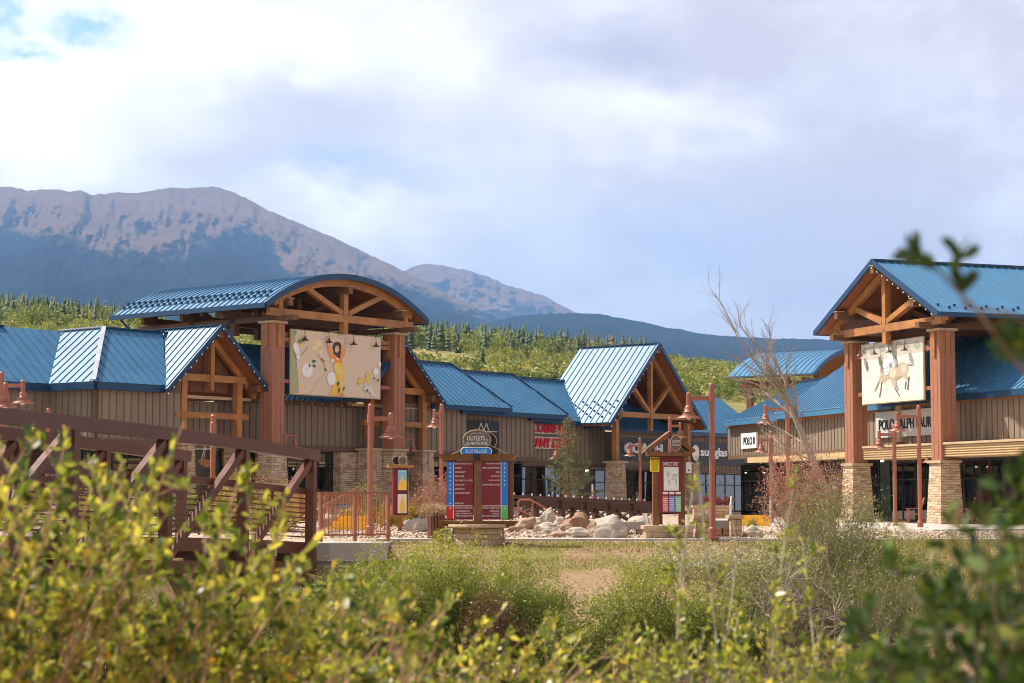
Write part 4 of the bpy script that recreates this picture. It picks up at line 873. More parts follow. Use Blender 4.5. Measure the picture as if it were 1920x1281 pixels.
P.line(Gn, [(60, 400), (120, 560), (240, 430), (300, 340)], 16); P.line(Gn, [(110, 560), (140, 800), (150, 1085)], 12); P.line(Gd, [(75, 430), (115, 545)], 14)
for x, y, r_ in ((170, 270, 50), (235, 230, 45), (90, 130, 40)): P.ell(Gn, x, y, r_, r_*.8, 9, 0, .2)
P.ell(Gd, 235, 240, 30, 40, 8, .4, .3); P.ell(Wh, 115, 380, 42, 95, 14, -.3, .1); P.ell(Yl, 205, 345, 40, 40, 9, 0, .2); P.ell(Wh, 150, 510, 22, 45, 10, .4)
for x, y, r_ in ((465, 300, 75), (400, 370, 55), (490, 430, 45), (380, 140, 30), (470, 140, 36)): P.ell((.80, .66, .32), x, y, r_, r_*.75, 11, 0, .25)
P.line(Gn, [(450, 480), (560, 640), (590, 750)], 10); P.line(Gd, [(500, 530), (560, 590)], 16); P.line(Gd, [(560, 690), (580, 730)], 26); P.line((.62, .56, .30), [(570, 760), (420, 940), (330, 1095)], 14)
P.ell(Wh, 285, 720, 92, 118, 26, 0, .12); P.ell((.70, .66, .40), 275, 712, 22, 22, 8); P.ell(Gd, 385, 580, 38, 32, 7, .3, .4); P.ell(Gd, 390, 655, 34, 28, 7, .8, .4); P.ell((.5, .62, .5), 410, 615, 28, 34, 7, .2, .3); P.ell(Gd, 320, 650, 18, 28, 6); P.ell(Yl, 200, 965, 35, 40, 9, 0, .2)
# woman: arms, blouse, hat, hair, face, trousers
P.poly(Or, [(590, 330), (645, 330), (668, 430), (680, 520), (652, 535), (610, 440)]); P.line(Sk, [(605, 180), (620, 340)], 44); P.line(Sk, [(905, 190), (885, 330), (860, 400)], 38); P.poly(Or, [(850, 380), (890, 400), (870, 500), (800, 560), (770, 530)])
P.poly(Or, [(655, 480), (720, 470), (760, 520), (810, 470), (865, 470), (830, 600), (700, 640)]); P.ell(Br, 752, 352, 72, 82, 22, .15); P.poly(Br, [(690, 400), (700, 330), (800, 330), (815, 440), (800, 540), (765, 520), (700, 460)])
P.ell(Sk, 750, 388, 34, 56, 16, .1); P.ell((.78, .50, .36), 748, 400, 24, 34, 12); P.line(Br, [(738, 372), (748, 374)], 7); P.line(Br, [(758, 374), (768, 376)], 7); P.line((.75, .12, .10), [(740, 418), (762, 420)], 8); P.line(Wh, [(742, 415), (760, 417)], 4); P.poly(Wh, [(735, 520), (775, 530), (760, 575)])
P.poly(Yo, [(700, 600), (850, 610), (860, 800), (850, 1020), (870, 1120), (640, 1105), (690, 960), (720, 800)]); P.poly((.85, .58, .15), [(790, 800), (840, 800), (850, 1020), (800, 1100)])
for x, y in ((760, 640), (820, 700), (730, 690), (850, 740), (780, 750), (830, 790)): P.ell((.84, .64, .16), x, y, 48, 45, 10, x*.1, .3); P.ell((.40, .26, .06), x, y, 9, 9, 6)
P.ell(Wh, 675, 570, 34, 34, 12, 0, .2); P.line(Wh, [(680, 600), (682, 740)], 8); P.ell(Wh, 662, 850, 72, 112, 26, 0, .08); P.ell(Gd, 770, 930, 26, 50, 8, .3, .3); P.ell(Gd, 785, 1030, 22, 60, 8, .2, .3); P.ell(Gd, 860, 1010, 16, 36, 7, .4); P.ell((.72, .25, .22), 825, 1100, 34, 34, 9, 0, .2)
for x, y, r_ in ((1150, 880, 60), (1270, 800, 62), (1240, 880, 50), (1110, 920, 34)): P.ell((.82, .56, .14), x, y, r_, r_*.9, 12, 0, .25); P.ell((.5, .26, .04), x+6, y+5, 10, 10, 6)
P.ell(Wh, 1385, 740, 52, 66, 14, 0, .15); P.ell(Wh, 1450, 625, 26, 46, 10, 0, .1); P.ell((.66, .70, .60), 1240, 1020, 62, 62, 14, 0, .25); P.ell(Gd, 1240, 1040, 26, 34, 8, 0, .4); P.poly((.70, .68, .58), [(1270, 950), (1320, 1000), (1390, 1140), (1310, 1130)]); P.ell(Gd, 1360, 850, 20, 20, 6, 0, .3); P.ell(Gd, 1425, 880, 12, 30, 6, .3); P.line((.7, .66, .4), [(1340, 880), (1460, 925)], 10)
P.done(t)
u0, u1, z0, z1 = span(RF, 1617, 1732, 640, 754, -.25)
t = sign_root('billboard', 'pale sepia billboard picturing a rider on a galloping horse, on the gabled tower', 'billboard', RF, u0, -.25, z0); w_, h_ = u1-u0, z1-z0
MB().box(0, w_, -.06, 0, 0, h_).build('panel', paint((.70, .66, .54)), t); MB().box(-.04, w_+.04, -.03, .03, -.04, h_+.04).build('frame', CREAM, t)
P = Picture(((128, 258), (1042, 118), (1062, 1015), (150, 1112)), w_, h_)
T1, T2, T3, T4, DK = (.34, .32, .25), (.50, .47, .38), (.34, .25, .16), (.46, .36, .25), (.13, .10, .08)
P.poly(T2, [(128, 258), (1042, 118), (1050, 330), (800, 370), (640, 420), (300, 460), (135, 470)])
for x, y, r_ in ((190, 330, 50), (290, 320, 60), (450, 300, 55), (700, 240, 60), (800, 250, 55), (960, 240, 60), (560, 230, 45)): P.ell(T1, x, y, r_, r_*1.1, 9, x, .25)
P.poly((.70, .66, .54), [(140, 690), (400, 680), (1050, 560), (1052, 600), (420, 720), (142, 735)]); P.poly((.66, .62, .46), [(150, 1060), (1060, 960), (1062, 1015), (150, 1112)])
P.ell(T1, 215, 560, 18, 90, 8, 0, .1); P.ell(T1, 430, 470, 34, 90, 10, .1, .1)
# horse
P.poly(T4, [(560, 560), (660, 550), (710, 500), (770, 485), (830, 520), (838, 600), (800, 680), (700, 720), (640, 760), (600, 740), (540, 720), (470, 790), (440, 760), (430, 690), (410, 620), (430, 570), (470, 600), (500, 680)])
P.poly(T3, [(640, 700), (760, 680), (700, 730), (640, 765)]); P.poly((.60, .49, .36), [(560, 560), (640, 560), (660, 640), (620, 720), (560, 700)]); P.poly((.58, .48, .35), [(720, 540), (800, 520), (800, 620), (740, 640)])
P.poly(T3, [(412, 600), (436, 560), (468, 580), (470, 640), (440, 650)]); P.line(T4, [(430, 680), (390, 780), (350, 880)], 26); P.line(DK, [(390, 790), (330, 915)], 12); P.line(T4, [(460, 740), (430, 800)], 30); P.line(DK, [(438, 770), (425, 880), (400, 1000)], 16)
P.line(T4, [(580, 720), (620, 830), (660, 900)], 34); P.line(DK, [(640, 860), (700, 980)], 14); P.line(T4, [(640, 750), (650, 830)], 30); P.line(DK, [(650, 820), (690, 880)], 12); P.line(T4, [(770, 670), (830, 730)], 44); P.line(DK, [(800, 760), (785, 870)], 14); P.line(DK, [(845, 690), (830, 800), (822, 885)], 15); P.line(DK, [(830, 520), (890, 530)], 14)
# rider
P.ell(T3, 625, 440, 46, 46, 10, 0, .2); P.poly(Wh, [(470, 540), (520, 470), (560, 500), (560, 620), (530, 680), (480, 670)]); P.ell(Wh, 550, 330, 32, 50, 10, 0, .1); P.poly(Wh, [(520, 380), (590, 370), (680, 480), (640, 560), (570, 540)]); P.ell(T3, 580, 530, 26, 46, 8, .2, .2); P.line((.30, .33, .42), [(470, 600), (560, 550)], 10); P.line(T1, [(560, 700), (500, 940)], 5)
P.done(t)
# gooseneck lamps above both billboards
def gooseneck(fr, u, z, label, group, v=-.1):
    t = sign_root('sign_lamp', label, 'lamp', fr, u, v, z, group=group)
    m = MB(); m.box(-.07, .07, -.04, .04, -.09, .09); m.tube([(0, 0, 0), (0, -.12, .2), (0, -.27, .27), (0, -.4, .2), (0, -.44, .05), (0, -.45, -.1)], .016, 6); m.build('arm', BRONZE, t)
    s_ = MB(); s_.sm = True; s_.lathe([(.015, -.09), (.035, -.11), (.04, -.19), (.065, -.22), (.165, -.3), (.18, -.325), (.165, -.325), (.06, -.24), (.0, -.23)], 0, -.45, 14, False); s_.build('lamp_shade', BRONZE, t)
    b = MB(); b.lathe([(.0, .0), (.06, .02), (.08, .08), (.06, .14), (.0, .16)], -.3, -.05, 8); b.build('spotlight', GREYP, t)
for px_, q in ((571, 'leftmost'), (616, 'second from left'), (662, 'third from left'), (704, 'rightmost')):
    gooseneck(LF, LF.px(px_, 622, -.5)[0], 9.05, 'bronze gooseneck lamp over the flower billboard, %s of the four' % q, 'gooseneck lamps on the flower billboard')
for px_, q in ((1613, 'leftmost'), (1640, 'second from left'), (1668, 'third from left'), (1697, 'rightmost')):
    gooseneck(RF, RF.px(px_, 640, -.5)[0], 8.33, 'bronze gooseneck lamp over the horse billboard, %s of the four' % q, 'gooseneck lamps on the horse billboard')
# wall lamps on the columns
def bell(m, x, y, z, k=1.0):
    m.sm = True; m.lathe([(.0, z+.01), (.06*k, z), (.105*k, z-.05), (.125*k, z-.1), (.125*k, z-.2), (.17*k, z-.205), (.17*k, z-.23), (.14*k, z-.235), (.18*k, z-.255), (.165*k, z-.275), (.34*k, z-.38), (.355*k, z-.405), (.34*k, z-.405), (.15*k, z-.3), (.0, z-.28)], x, y, 18, False)
def wall_lamp(fr, u, v, z, label, side=1):
    t = sign_root('wall_lamp', label, 'lamp', fr, u, v, z, group='bell lamps on the tower columns')
    MB().tube([(0, 0, .35), (0, 0, -.1)], .05, 8).tube([(0, 0, .25), (side*.55, -.05, .25)], .045, 8).tube([(side*.55, -.05, .36), (side*.55, -.05, 0)], .05, 8).build('arm', RUST, t)
    m = MB(); bell(m, side*.55, -.05, .02, .72); m.build('lamp_shade', RUST, t)
wall_lamp(LF, .55, -.3, 3.95, 'rust bell lamp on the right column of the arched tower')
wall_lamp(LF, -8.2, -.55, 3.9, 'rust bell lamp on the left column of the arched tower')
wall_lamp(RF, -.55, -.1, 3.2, 'rust bell lamp on the near column of the gabled tower', -1)
# ---------------------------------------------------------------- street lamps
def street_lamp(x, y, z, h, arm, label, bell_k=1.0, drop=.05):
    """arm: (dx, dy) reach of the arm"""
    t = thing('street_lamp', label, 'street lamp', (x, y, z), 0, 'rust bell street lamps')
    p = MB(); p.sm = False; p.tube([(0, 0, -.15), (0, 0, h-.55)], .085, 12).tube([(0, 0, h-.56), (0, 0, h-.3)], .105, 12).tube([(0, 0, h-.31), (0, 0, h-.05), (0, 0, h)], [.085, .085, .045], 12); p.build('pole', RUST, t)
    MB().tube([(0, 0, 0), (0, 0, .05)], .19, 12).tube([(0, 0, .05), (0, 0, .3), (0, 0, .34)], [.12, .12, .09], 12).build('base', RUST, t)
    a = Vector((arm[0], arm[1], 0)); za = h-.45
    MB().beam((0, 0, za), (a.x, a.y, za), .085, .12).tube([(a.x, a.y, za-.2), (a.x, a.y, za+.14), (a.x, a.y, za+.18)], [.075, .075, .04], 10).build('arm', RUST, t)
    m = MB(); bell(m, a.x, a.y, za-.13-drop, bell_k); m.build('lamp_shade', RUST, t)
    b = MB(); b.sm = True; b.lathe([(0, -.08), (.06, -.05), (.08, 0), (.06, .05), (.04, .12)], a.x, a.y, 8); 
    for i in range(len(b.v)): b.v[i] = (b.v[i][0], b.v[i][1], b.v[i][2]+za-.5-drop)
    b.build('bulb', BULB, t)
def lamp_px(px, pytop, Y, h, pxa, label, z=None, ya=0., k=1.0):
    p = at(px, pytop, Y); x = p.x; zz = p.z-h if z is None else z; h = p.z-zz
    street_lamp(x, Y, zz, h, ((pxa-px)/F*Y, ya), label, k)
lamp_px(1334, 718, 57.2, 4.5, 1291, 'tallest rust street lamp, on the path right of the directory kiosk', z=.03)
lamp_px(695, 757, 60, 4.0, 733, 'rust street lamp in the gravel behind the guard railing, arm to the right')
lamp_px(828, 757, 84, 4.5, 816, 'rust street lamp behind the left edge of the two panel board', ya=-.75)
lamp_px(1200, 821, 112, 4.3, 1181, 'thin distant rust street lamp left of the directory kiosk')
lamp_px(1256, 782, 100, 4.6, 1275, 'rust street lamp rising just behind the directory kiosk roof')
lamp_px(1476, 746, 79, 4.9, 1435, 'rust street lamp behind the bare leaning tree')
lamp_px(1445, 808, 95, 4.4, 1427, 'rust street lamp just left of the red twig bush')
lamp_px(1676, 795, 84, 4.5, 1648, 'rust street lamp between the gabled tower columns, nearer the left column')
lamp_px(1722, 760, 79, 4.9, 1682, 'rust street lamp standing in front of the near column of the gabled tower')
lamp_px(1058, 822, 100, 4.3, 1043, 'rust street lamp hidden in the spruce')
lamp_px(3, 697, 64, 4.6, 45, 'rust street lamp at the far left edge above the bridge beam', ya=-.1)
lamp_px(-18, 700, 60, 4.6, 11, 'rust street lamp whose bell is leftmost in the photo')
lamp_px(91, 765, 80, 4.4, 66, 'rust street lamp behind the bridge, right of the two bells at the left edge')
lamp_px(400, 777, 64, 4.1, 405, 'rust street lamp behind the bridge below the left gable', ya=-.7)

# ---------------------------------------------------------------- footbridge
bA = Vector((-5.44, 55.0)); bD = Vector((4.66, 15.7)).normalized(); bN = Vector((-bD.y, bD.x))     # bN points to the far side
BW = 3.9
bt = thing('footbridge', 'brown steel truss footbridge with horizontal rails crossing the river at left', 'bridge', (bA.x, bA.y, 0), math.atan2(bD.y, bD.x))
def camber(s): return .46*(1-((s+21)/21)**2) if -42 < s < 0 else 0
def zc_(s, z): return z+camber(s)
posts = [-.25, -4.75, -9.1, -13.5, -17.9, -22.3, -26.7]
for side, yy in ((0, 0.0), (1, BW)):
    pts = [(-28+28.0*i/14) for i in range(15)]
    for nm, z, w1, h1, e in (('top_chord', 2.36, .26, .30, .1), ('bottom_chord', -.72, .26, .30, -.1)):
        m = MB()
        for i in range(14): m.beam((pts[i], yy, zc_(pts[i], z)), (pts[i+1]+(e if i == 13 else .004), yy, zc_(pts[i+1], z)), w1, h1)
        m.build(nm, BRIDGE, bt)
    for i, s_ in enumerate(posts):
        MB().box(s_-.12, s_+.12, yy-.12, yy+.12, zc_(s_, -.57), zc_(s_, 2.21)).build('post', BRIDGE, bt)
        if i+1 < len(posts):
            q = posts[i+1]
            MB().beam((s_-.1, yy, zc_(s_, 2.2)), (q+.12, yy, zc_(q, -.5)), .17, .2).build('diagonal', BRIDGE, bt)
        g = MB(); g.slab([(s_-.12, yy-.02, zc_(s_, 2.21)), (s_-.42, yy-.02, zc_(s_, 2.21)), (s_-.12, yy-.02, zc_(s_, 1.85))], (0, .03, 0)); g.build('gusset', BRIDGE, bt)
    inn = yy+(.17 if side == 0 else -.17)
    for i in range(len(posts)-1):
        a, b = posts[i]-.05, posts[i+1]+.05
        MB().beam((a, inn, zc_(a, 1.36)), (b, inn, zc_(b, 1.36)), .09, .17).build('handrail', BRIDGE, bt)
        for k in range(9):
            z = .12+.13*k; MB().beam((a, inn, zc_(a, z)), (b, inn, zc_(b, z)), .035, .035).build('rail_bar', BRIDGE, bt)
        mid_ = (a+b)/2; MB().box(mid_-.02, mid_+.02, inn-.03, inn+.03, zc_(mid_, .05), zc_(mid_, 1.3)).build('baluster', BRIDGE, bt)
m = MB()
for i in range(14):
    a, b = -28+2.0*i, -26+2.0*i+.004
    m.hexa([(a, .2, zc_(a, -.14)), (b, .2, zc_(b, -.14)), (b, BW-.2, zc_(b, -.14)), (a, BW-.2, zc_(a, -.14))], [(a, .2, zc_(a, -.02)), (b, .2, zc_(b, -.02)), (b, BW-.2, zc_(b, -.02)), (a, BW-.2, zc_(a, -.02))])
m.build('deck', TIMBERDK, bt)
for k in range(10):
    s_ = -27+3*k; MB().beam((s_, .13, zc_(s_, -.35)), (s_, BW-.13, zc_(s_, -.35)), .14, .3).build('floor_beam', BRIDGE, bt)
for yy in (.2, BW-.2):
    m = MB()
    for i in range(14): a, b = -28+2.0*i, -26+2.0*i+.004; m.beam((a, yy, zc_(a, -.2)), (b, yy, zc_(b, -.2)), .06, .3)
    m.build('stringer', BRIDGE, bt)
o = MB().box(-2.95, -2.62, -.02, .12, -.32, -.02).build('junction_box', GREYP, bt); MB().tube([(-2.8, .05, -.32), (-2.8, .05, -.5), (-3.3, .05, -.56), (-5.5, .1, -.5)], .02, 6).build('conduit', GREYP, o)
# abutment
m = MB(); q = [bA-bD*.6-bN*.9, bA-bN*1.0+Vector((.2, .3)), Vector((-3.55, 55.9)), Vector((-3.3, 57.6)), bA+bN*5.2+bD*2, bA+bN*5.0-bD*.6]
q2 = [bA+bD*.15-bN*.4, Vector((-3.45, 55.2)), Vector((-3.35, 57.4)), bA+bN*5.2+bD*2.5, bA+bN*5.0+bD*.15]
m.slab([(p.x, p.y, -.04) for p in q2], (0, 0, -.5)); tag_ = m.build('abutment', CONC); tag(tag_, 'concrete bridge abutment slab below the rust guard railing', 'abutment')
c_ = MB(); q3 = [Vector(p)+(Vector((-4.5, 57))-Vector(p))*.06 for p in q2]; c_.slab([(p.x, p.y, -.54) for p in q3], (0, 0, -2.6)); c_.build('footing', CONCDK, tag_)

# ---------------------------------------------------------------- railings, steps
def bar_fence(name, label, cat, x0, x1, y0, y1, z, h, npost, npick, mat, pw=.07, group=None):
    L = math.hypot(x1-x0, y1-y0); t = thing(name, label, cat, (x0, y0, z), math.atan2(y1-y0, x1-x0), group)
    for i in range(npost): x = L*i/(npost-1); MB().box(x-pw/2, x+pw/2, -pw/2, pw/2, 0, h).build('post', mat, t)
    MB().box(-.05, L+.05, -.03, .03, h, h+.05).build('top_rail', mat, t); MB().box(.04, L-.04, -.02, .02, .16, .21).build('bottom_rail', mat, t)
    for i in range(npick):
        x = L*(i+1)/(npick+1)
        if min(abs(x-L*k/(npost-1)) for k in range(npost)) > .06: MB().box(x-.011, x+.011, -.011, .011, .21, h).build('picket', mat, t)
    return t
pa, pb = at(601, 1014, 55.6), at(727, 1012, 57.2)
bar_fence('guard_railing', 'rust metal guard railing with thin pickets on the abutment beside the bridge end', 'railing', pa.x, pb.x, 55.6, 57.2, -.02, 1.34, 3, 17, RUST, .085)
t = thing('steps', 'bright yellow concrete steps behind the guard railing', 'steps', (at(650, 1010, 62).x, 62.0, ground_z(-5.1, 62)-.05))
for k in range(3): MB().box(-.62+.14*k, .6, .38*k, .38*k+.37, -.2, .02+.155*(k+1)).build('tread', YELLOW, t)
for sx_ in (-.72,):
    m = MB(); m.tube([(sx_, -.3, -.1), (sx_, -.3, .75), (sx_, .0, .8), (sx_+.9, 2.2, 1.4), (sx_+.9, 2.4, 1.35), (sx_+.9, 2.4, .3)], .03, 8); m.build('handrail', RUST, t)
pB = at(1410, 975, 88); t = thing('steps', 'yellow painted steps beyond the stone bench wall at right', 'steps', (pB.x, 88, -.02), R(-8))
for k in range(3): MB().box(-.85, .75, .35*k, .35*k+.33, -.1, .16*(k+1)).build('tread', YELLOW, t)
for sx_ in (-.95, .8): MB().tube([(sx_, -.2, 0), (sx_, .2, .95), (sx_, 1.5, 1.3), (sx_, 1.6, .4)], .03, 8).build('handrail', GREYP, t)
# timber cross rail fence behind the guard railing
def cross_rail(name, label, cat, p, q, z0, z1, h, n, mat, two=False, lights=True, group=None):
    L = math.hypot(q[0]-p[0], q[1]-p[1]); t = thing(name, label, cat, (p[0], p[1], z0), math.atan2(q[1]-p[1], q[0]-p[0]), group); k_ = (z1-z0)/L
    MB().beam((0, 0, h), (L, 0, h+k_*L), .26, .12).build('top_rail', mat, t); MB().beam((0, 0, .16), (L, 0, .16+k_*L), .1, .16).build('bottom_rail', mat, t); MB().beam((0, 0, h-.22), (L, 0, h-.22+k_*L), .08, .14).build('middle_rail', mat, t)
    for i in range(n+1):
        x = L*i/n; MB().box(x-.1, x+.1, -.1, .1, k_*x-.4, k_*x+h-.06).build('post', mat, t)
        if i < n:
            x2 = L*(i+1)/n; 
            MB().beam((x+.1, -.03, k_*x+.24), (x2-.1, -.03, k_*x2+h-.32), .05, .1, (0, 1, 0)).build('cross_brace', mat, t); MB().beam((x+.1, .03, k_*x+h-.32), (x2-.1, .03, k_*x2+.24), .05, .1, (0, 1, 0)).build('cross_brace', mat, t)
    if lights:
        for i in range(int(L/.55)):
            x = .3+.55*i; m = MB(); m.lathe([(.0, h+.06+k_*x), (.022, h+.07+k_*x), (.03, h+.1+k_*x), (.015, h+.15+k_*x)], x, 0, 6); m.build('light_bulb', BULB, t)
    return t
p1_, p2_ = at(955, 931, 72), at(1228, 944, 80)
cross_rail('wooden_railing', 'dark stained railing with crossed braces behind the boulders, nearer side', 'railing', (p1_.x, p1_.y), (p2_.x, p2_.y), p1_.z-1.05, p2_.z-1.05, 1.05, 6, RAILW, group='crossed wooden railings behind the boulders')
p1_, p2_ = at(985, 938, 76), at(1236, 950, 84)
cross_rail('wooden_railing', 'dark stained railing with crossed braces behind the boulders, farther side', 'railing', (p1_.x, p1_.y), (p2_.x, p2_.y), p1_.z-1.05, p2_.z-1.05, 1.05, 6, RAILW, lights=False, group='crossed wooden railings behind the boulders')
p1_, p2_ = at(560, 925, 68), at(676, 929, 71)
cross_rail('wooden_railing', 'orange brown timber railing behind the yellow steps', 'railing', (p1_.x, p1_.y), (p2_.x, p2_.y), p1_.z-1.1, p2_.z-1.1, 1.1, 2, TIMBER, lights=False)
a_ = at(972, 985, 70); b_ = at(1058, 976, 70)
t = thing('handrail', 'rust tube handrail sloping down beside the two panel board', 'handrail', (a_.x, 70, 0)); w_ = b_.x-a_.x; zt = at(972, 937, 70).z; ze_ = at(1058, 973, 70).z; zm = at(1005, 938, 70)
MB().tube([(0, 0, .2), (0, 0, zt-.06), (.06, 0, zt), (.42, 0, zt), (w_, 0, ze_), (w_, 0, .2)], .034, 8).build('top_tube', RUST, t); MB().tube([(-.55, .6, zt-.1), (w_-.6, .6, ze_-.15)], .03, 8).build('far_tube', RUST, t)
MB().tube([(.5, 0, .1), (.5, 0, zt-.06)], .03, 8).build('post', RUST, t)

# ---------------------------------------------------------------- two panel board
p = at(896, 1013, 56.2)
t = thing('directory_board', 'two panel maroon directory board with blue edge strips on a stone plinth', 'sign board', (p.x, 56.2, 0), R(-6)); S_ = 56.2/F
def zz(py): return at(896, py, 56.2).z
m = MB(); m.lathe([(.78, -.2), (.72, zz(990))], 0, .1, 10); m.build('stone_plinth', STONEB, t); m = MB(); m.lathe([(.88, zz(990)), (.9, zz(987)), (.88, zz(983))], 0, .1, 14); m.build('plinth_cap', CAPST, t)
for py0, py1, k in ((987, 977, 0), (862, 852, 1)):
    MB().hexa([(-1.0-.06*(1-k), -.2, zz(py0)), (1.0, -.2, zz(py0)), (1.0, .3, zz(py0)), (-1.0, .3, zz(py0))], [(-1.1, -.26, zz(py1)), (1.12, -.26, zz(py1)), (1.12, .36, zz(py1)), (-1.1, .36, zz(py1))]).build('shelf_beam', DIRWOOD, t)
MB().box(-.1, .1, -.14, .14, zz(977), zz(862)).build('post', DIRWOOD, t)
g = MB(); g.box(-.09, .09, -.29, -.27, zz(862), zz(852)); g.box(-.07, .07, -.23, -.2, zz(986), zz(978)); g.build('bolt_plate', BLACK, t)
zb, ztp = zz(974.5), zz(865); HP = ztp-zb
for sgn, rows, strip in ((-1, ('BANANA REPUBLIC FACTORY', 'SKECHERS', "LEVI'S OUTLET", 'PEARL IZUMI', 'THE COSMETICS CO. STORE', 'COACH OUTLET', 'SUNGLASS HUT', 'LUCKY BRAND OUTLET'), REDP), (1, ('POLO RALPH LAUREN', 'SUMMIT LOCALS ART MARKET', 'CROCS', 'AT THE LIFT', 'J.CREW FACTORY', 'CALVIN KLEIN CO. STORE'), GREENP)):
    x0, x1 = (-.88, -.13) if sgn < 0 else (.13, .87)
    pn = MB().box(x0, x1, -.09, .02, zb, ztp).build('panel', BOARDR, t)
    xs0, xs1 = (x0+.01, x0+.2) if sgn < 0 else (x1-.2, x1-.01); zsep = zb+HP*.235
    MB().box(xs0, xs1, -.096, -.088, zsep+.012, ztp-.02).build('blue_strip', BLUEP, pn); MB().box(xs0, xs1, -.096, -.088, zb+.02, zsep-.012).build('end_strip', strip, pn)
    l_ = MB(); l_.box(x0+.01, x1-.01, -.098, -.088, zsep-.009, zsep+.009); xl = xs1+.005 if sgn < 0 else xs0-.005; l_.box(xl-.008, xl+.008, -.1, -.09, zb+.02, ztp-.02)
    tx_, al = (xs1+.04, 'LEFT') if sgn < 0 else (xs0-.04, 'RIGHT'); xm_ = (xs0+xs1)/2
    def arrow(z): l_.poly([(xm_-.025, -.0975, z), (xm_+.025, -.0975, z), (xm_, -.0975, z+.045)])
    for k, r_ in enumerate(rows): z = ztp-.09-.118*k; letters(l_, r_, tx_, -.09, z, .042, .008, min(.5, .023*len(r_)), .01, 1, al); arrow(z)
    if sgn < 0: letters(l_, 'RESTROOMS', tx_, -.09, zsep+.05, .042, .008, .24, .01, 1, al); arrow(zsep+.05)
    sub = ('RIVER WALK TO RED VILLAGE', '- COLUMBIA SPORTSWEAR', '- FAMOUS FOOTWEAR OUTLET', '- AMERICAN EAGLE OUTFITTERS') if sgn < 0 else ('RIVER WALK TO GREEN VILLAGE', 'UNDER ARMOUR -', 'STARBUCKS -', 'BLUE VALLEY SKI & BOARD -')
    for k, r_ in enumerate(sub): letters(l_, r_, tx_, -.09, zsep-.075-.068*k-(.02 if k else 0), .036, .008, min(.52, .02*len(r_)), .008, 1, al)
    arrow(zsep-.08); l_.build('lettering', LET_W, pn)
MB().box(.87, 1.0, .0, .1, zb, ztp).build('side_post', REDDK, t)
zo = zz(825); m = MB(); m.ell((-.02, -.07, zo), (1, 0, 0), (0, 0, 1), .40, .285, 36); pts_ = m.v[:]; m = MB(); m.slab(pts_, (0, .1, 0)); ov = m.build('oval_plate', OVAL, t)
rim = MB(); q = [(-.02+.395*math.cos(a), -.075, zo+.28*math.sin(a)) for a in [2*math.pi*k/36 for k in range(37)]]; rim.tube(q, .014, 5, False); rim.build('oval_rim', CAPST, ov)
l_ = MB(); letters(l_, 'OUTLETS', -.05, -.07, zo-.02, .12, .015, .5, .005, 1, 'CENTER'); letters(l_, 'at', .24, -.07, zo-.02, .05, .015); letters(l_, 'SILVERTHORNE', -.02, -.07, zo-.14, .085, .015, .6, .005, 1, 'CENTER')
l_.tube([(-.2, -.08, zo+.15), (-.1, -.08, zo+.2), (-.02, -.08, zo+.15), (.06, -.08, zo+.21), (.18, -.08, zo+.14)], .006, 4); l_.build('lettering', LET_W, ov)
m = MB(); m.slab([(.13+.38*math.cos(2*math.pi*k/30), .2, zo-.03+.28*math.sin(2*math.pi*k/30)) for k in range(30)], (0, .06, 0)); m.build('oval_back', BLACK, t); rim = MB(); rim.tube([(.13+.38*math.cos(2*math.pi*k/36), .19, zo-.03+.28*math.sin(2*math.pi*k/36)) for k in range(37)], .014, 5, False); rim.build('oval_rim', CAPST, t)
zp = zz(846.5); m = MB(); q = []
for k in range(12): a = math.pi/2+math.pi*k/11; q.append((-.36+.105*math.cos(a), -.14, zp+.105*math.sin(a)))
for k in range(12): a = -math.pi/2+math.pi*k/11; q.append((.30+.105*math.cos(a), -.14, zp+.105*math.sin(a)))
m.slab(q, (0, .06, 0)); pl = m.build('name_plate', BLUEP, t); r_ = MB(); r_.tube(q+[q[0]], .014, 5, False); r_.build('plate_rim', LET_W, pl); l_ = MB(); letters(l_, 'BLUE VILLAGE', -.03, -.14, zp-.05, .1, .012, .6, .006, 1, 'CENTER'); l_.build('lettering', LET_W, pl)
m = MB(); m.slab([(x+.16, .14, z) for x, _, z in q], (0, .05, 0)); m.build('back_plate', BLACK, t)
w_ = MB(); w_.tube([(-.75, 0, zz(852)), (-.3, 0, zz(838))], .012, 5).tube([(.85, .1, zz(852)), (.3, .1, zz(834))], .012, 5); w_.build('brace_wire', CAPST, t)

# ---------------------------------------------------------------- roofed directory kiosk on a stone planter
KY = 58.6; p = at(1254, 1013, KY)
t = thing('directory_kiosk', 'roofed timber directory kiosk with a maroon notice case', 'kiosk', (p.x, KY, 0), R(4)); kz = lambda py: at(1254, py, KY).z
for x in (-.38, .38): MB().box(x-.09, x+.09, -.09, .09, kz(990), kz(845)).build('post', DIRWOOD, t)
m = MB(); m.box(-.29, .36, -.2, -.05, kz(962), kz(856)); cs = m.build('notice_case', BOARDR, t)
MB().box(-.17, .27, -.21, -.199, kz(920), kz(876)).build('map_sheet', WHITEP, cs)
a_ = MB(); zq = kz(898); a_.mi = 0
for x, z, rx, rz_ in ((-.09, .13, .05, .1), (.1, .1, .09, .05), (-.06, -.1, .04, .09), (.14, -.08, .03, .12), (.05, .0, .06, .03), (.2, .12, .03, .05)): a_.ell((x+.05, -.2125, zq+z), (1, 0, 0), (0, 0, 1), rx, rz_, 9)
a_.build('map_print', GREYP, cs)
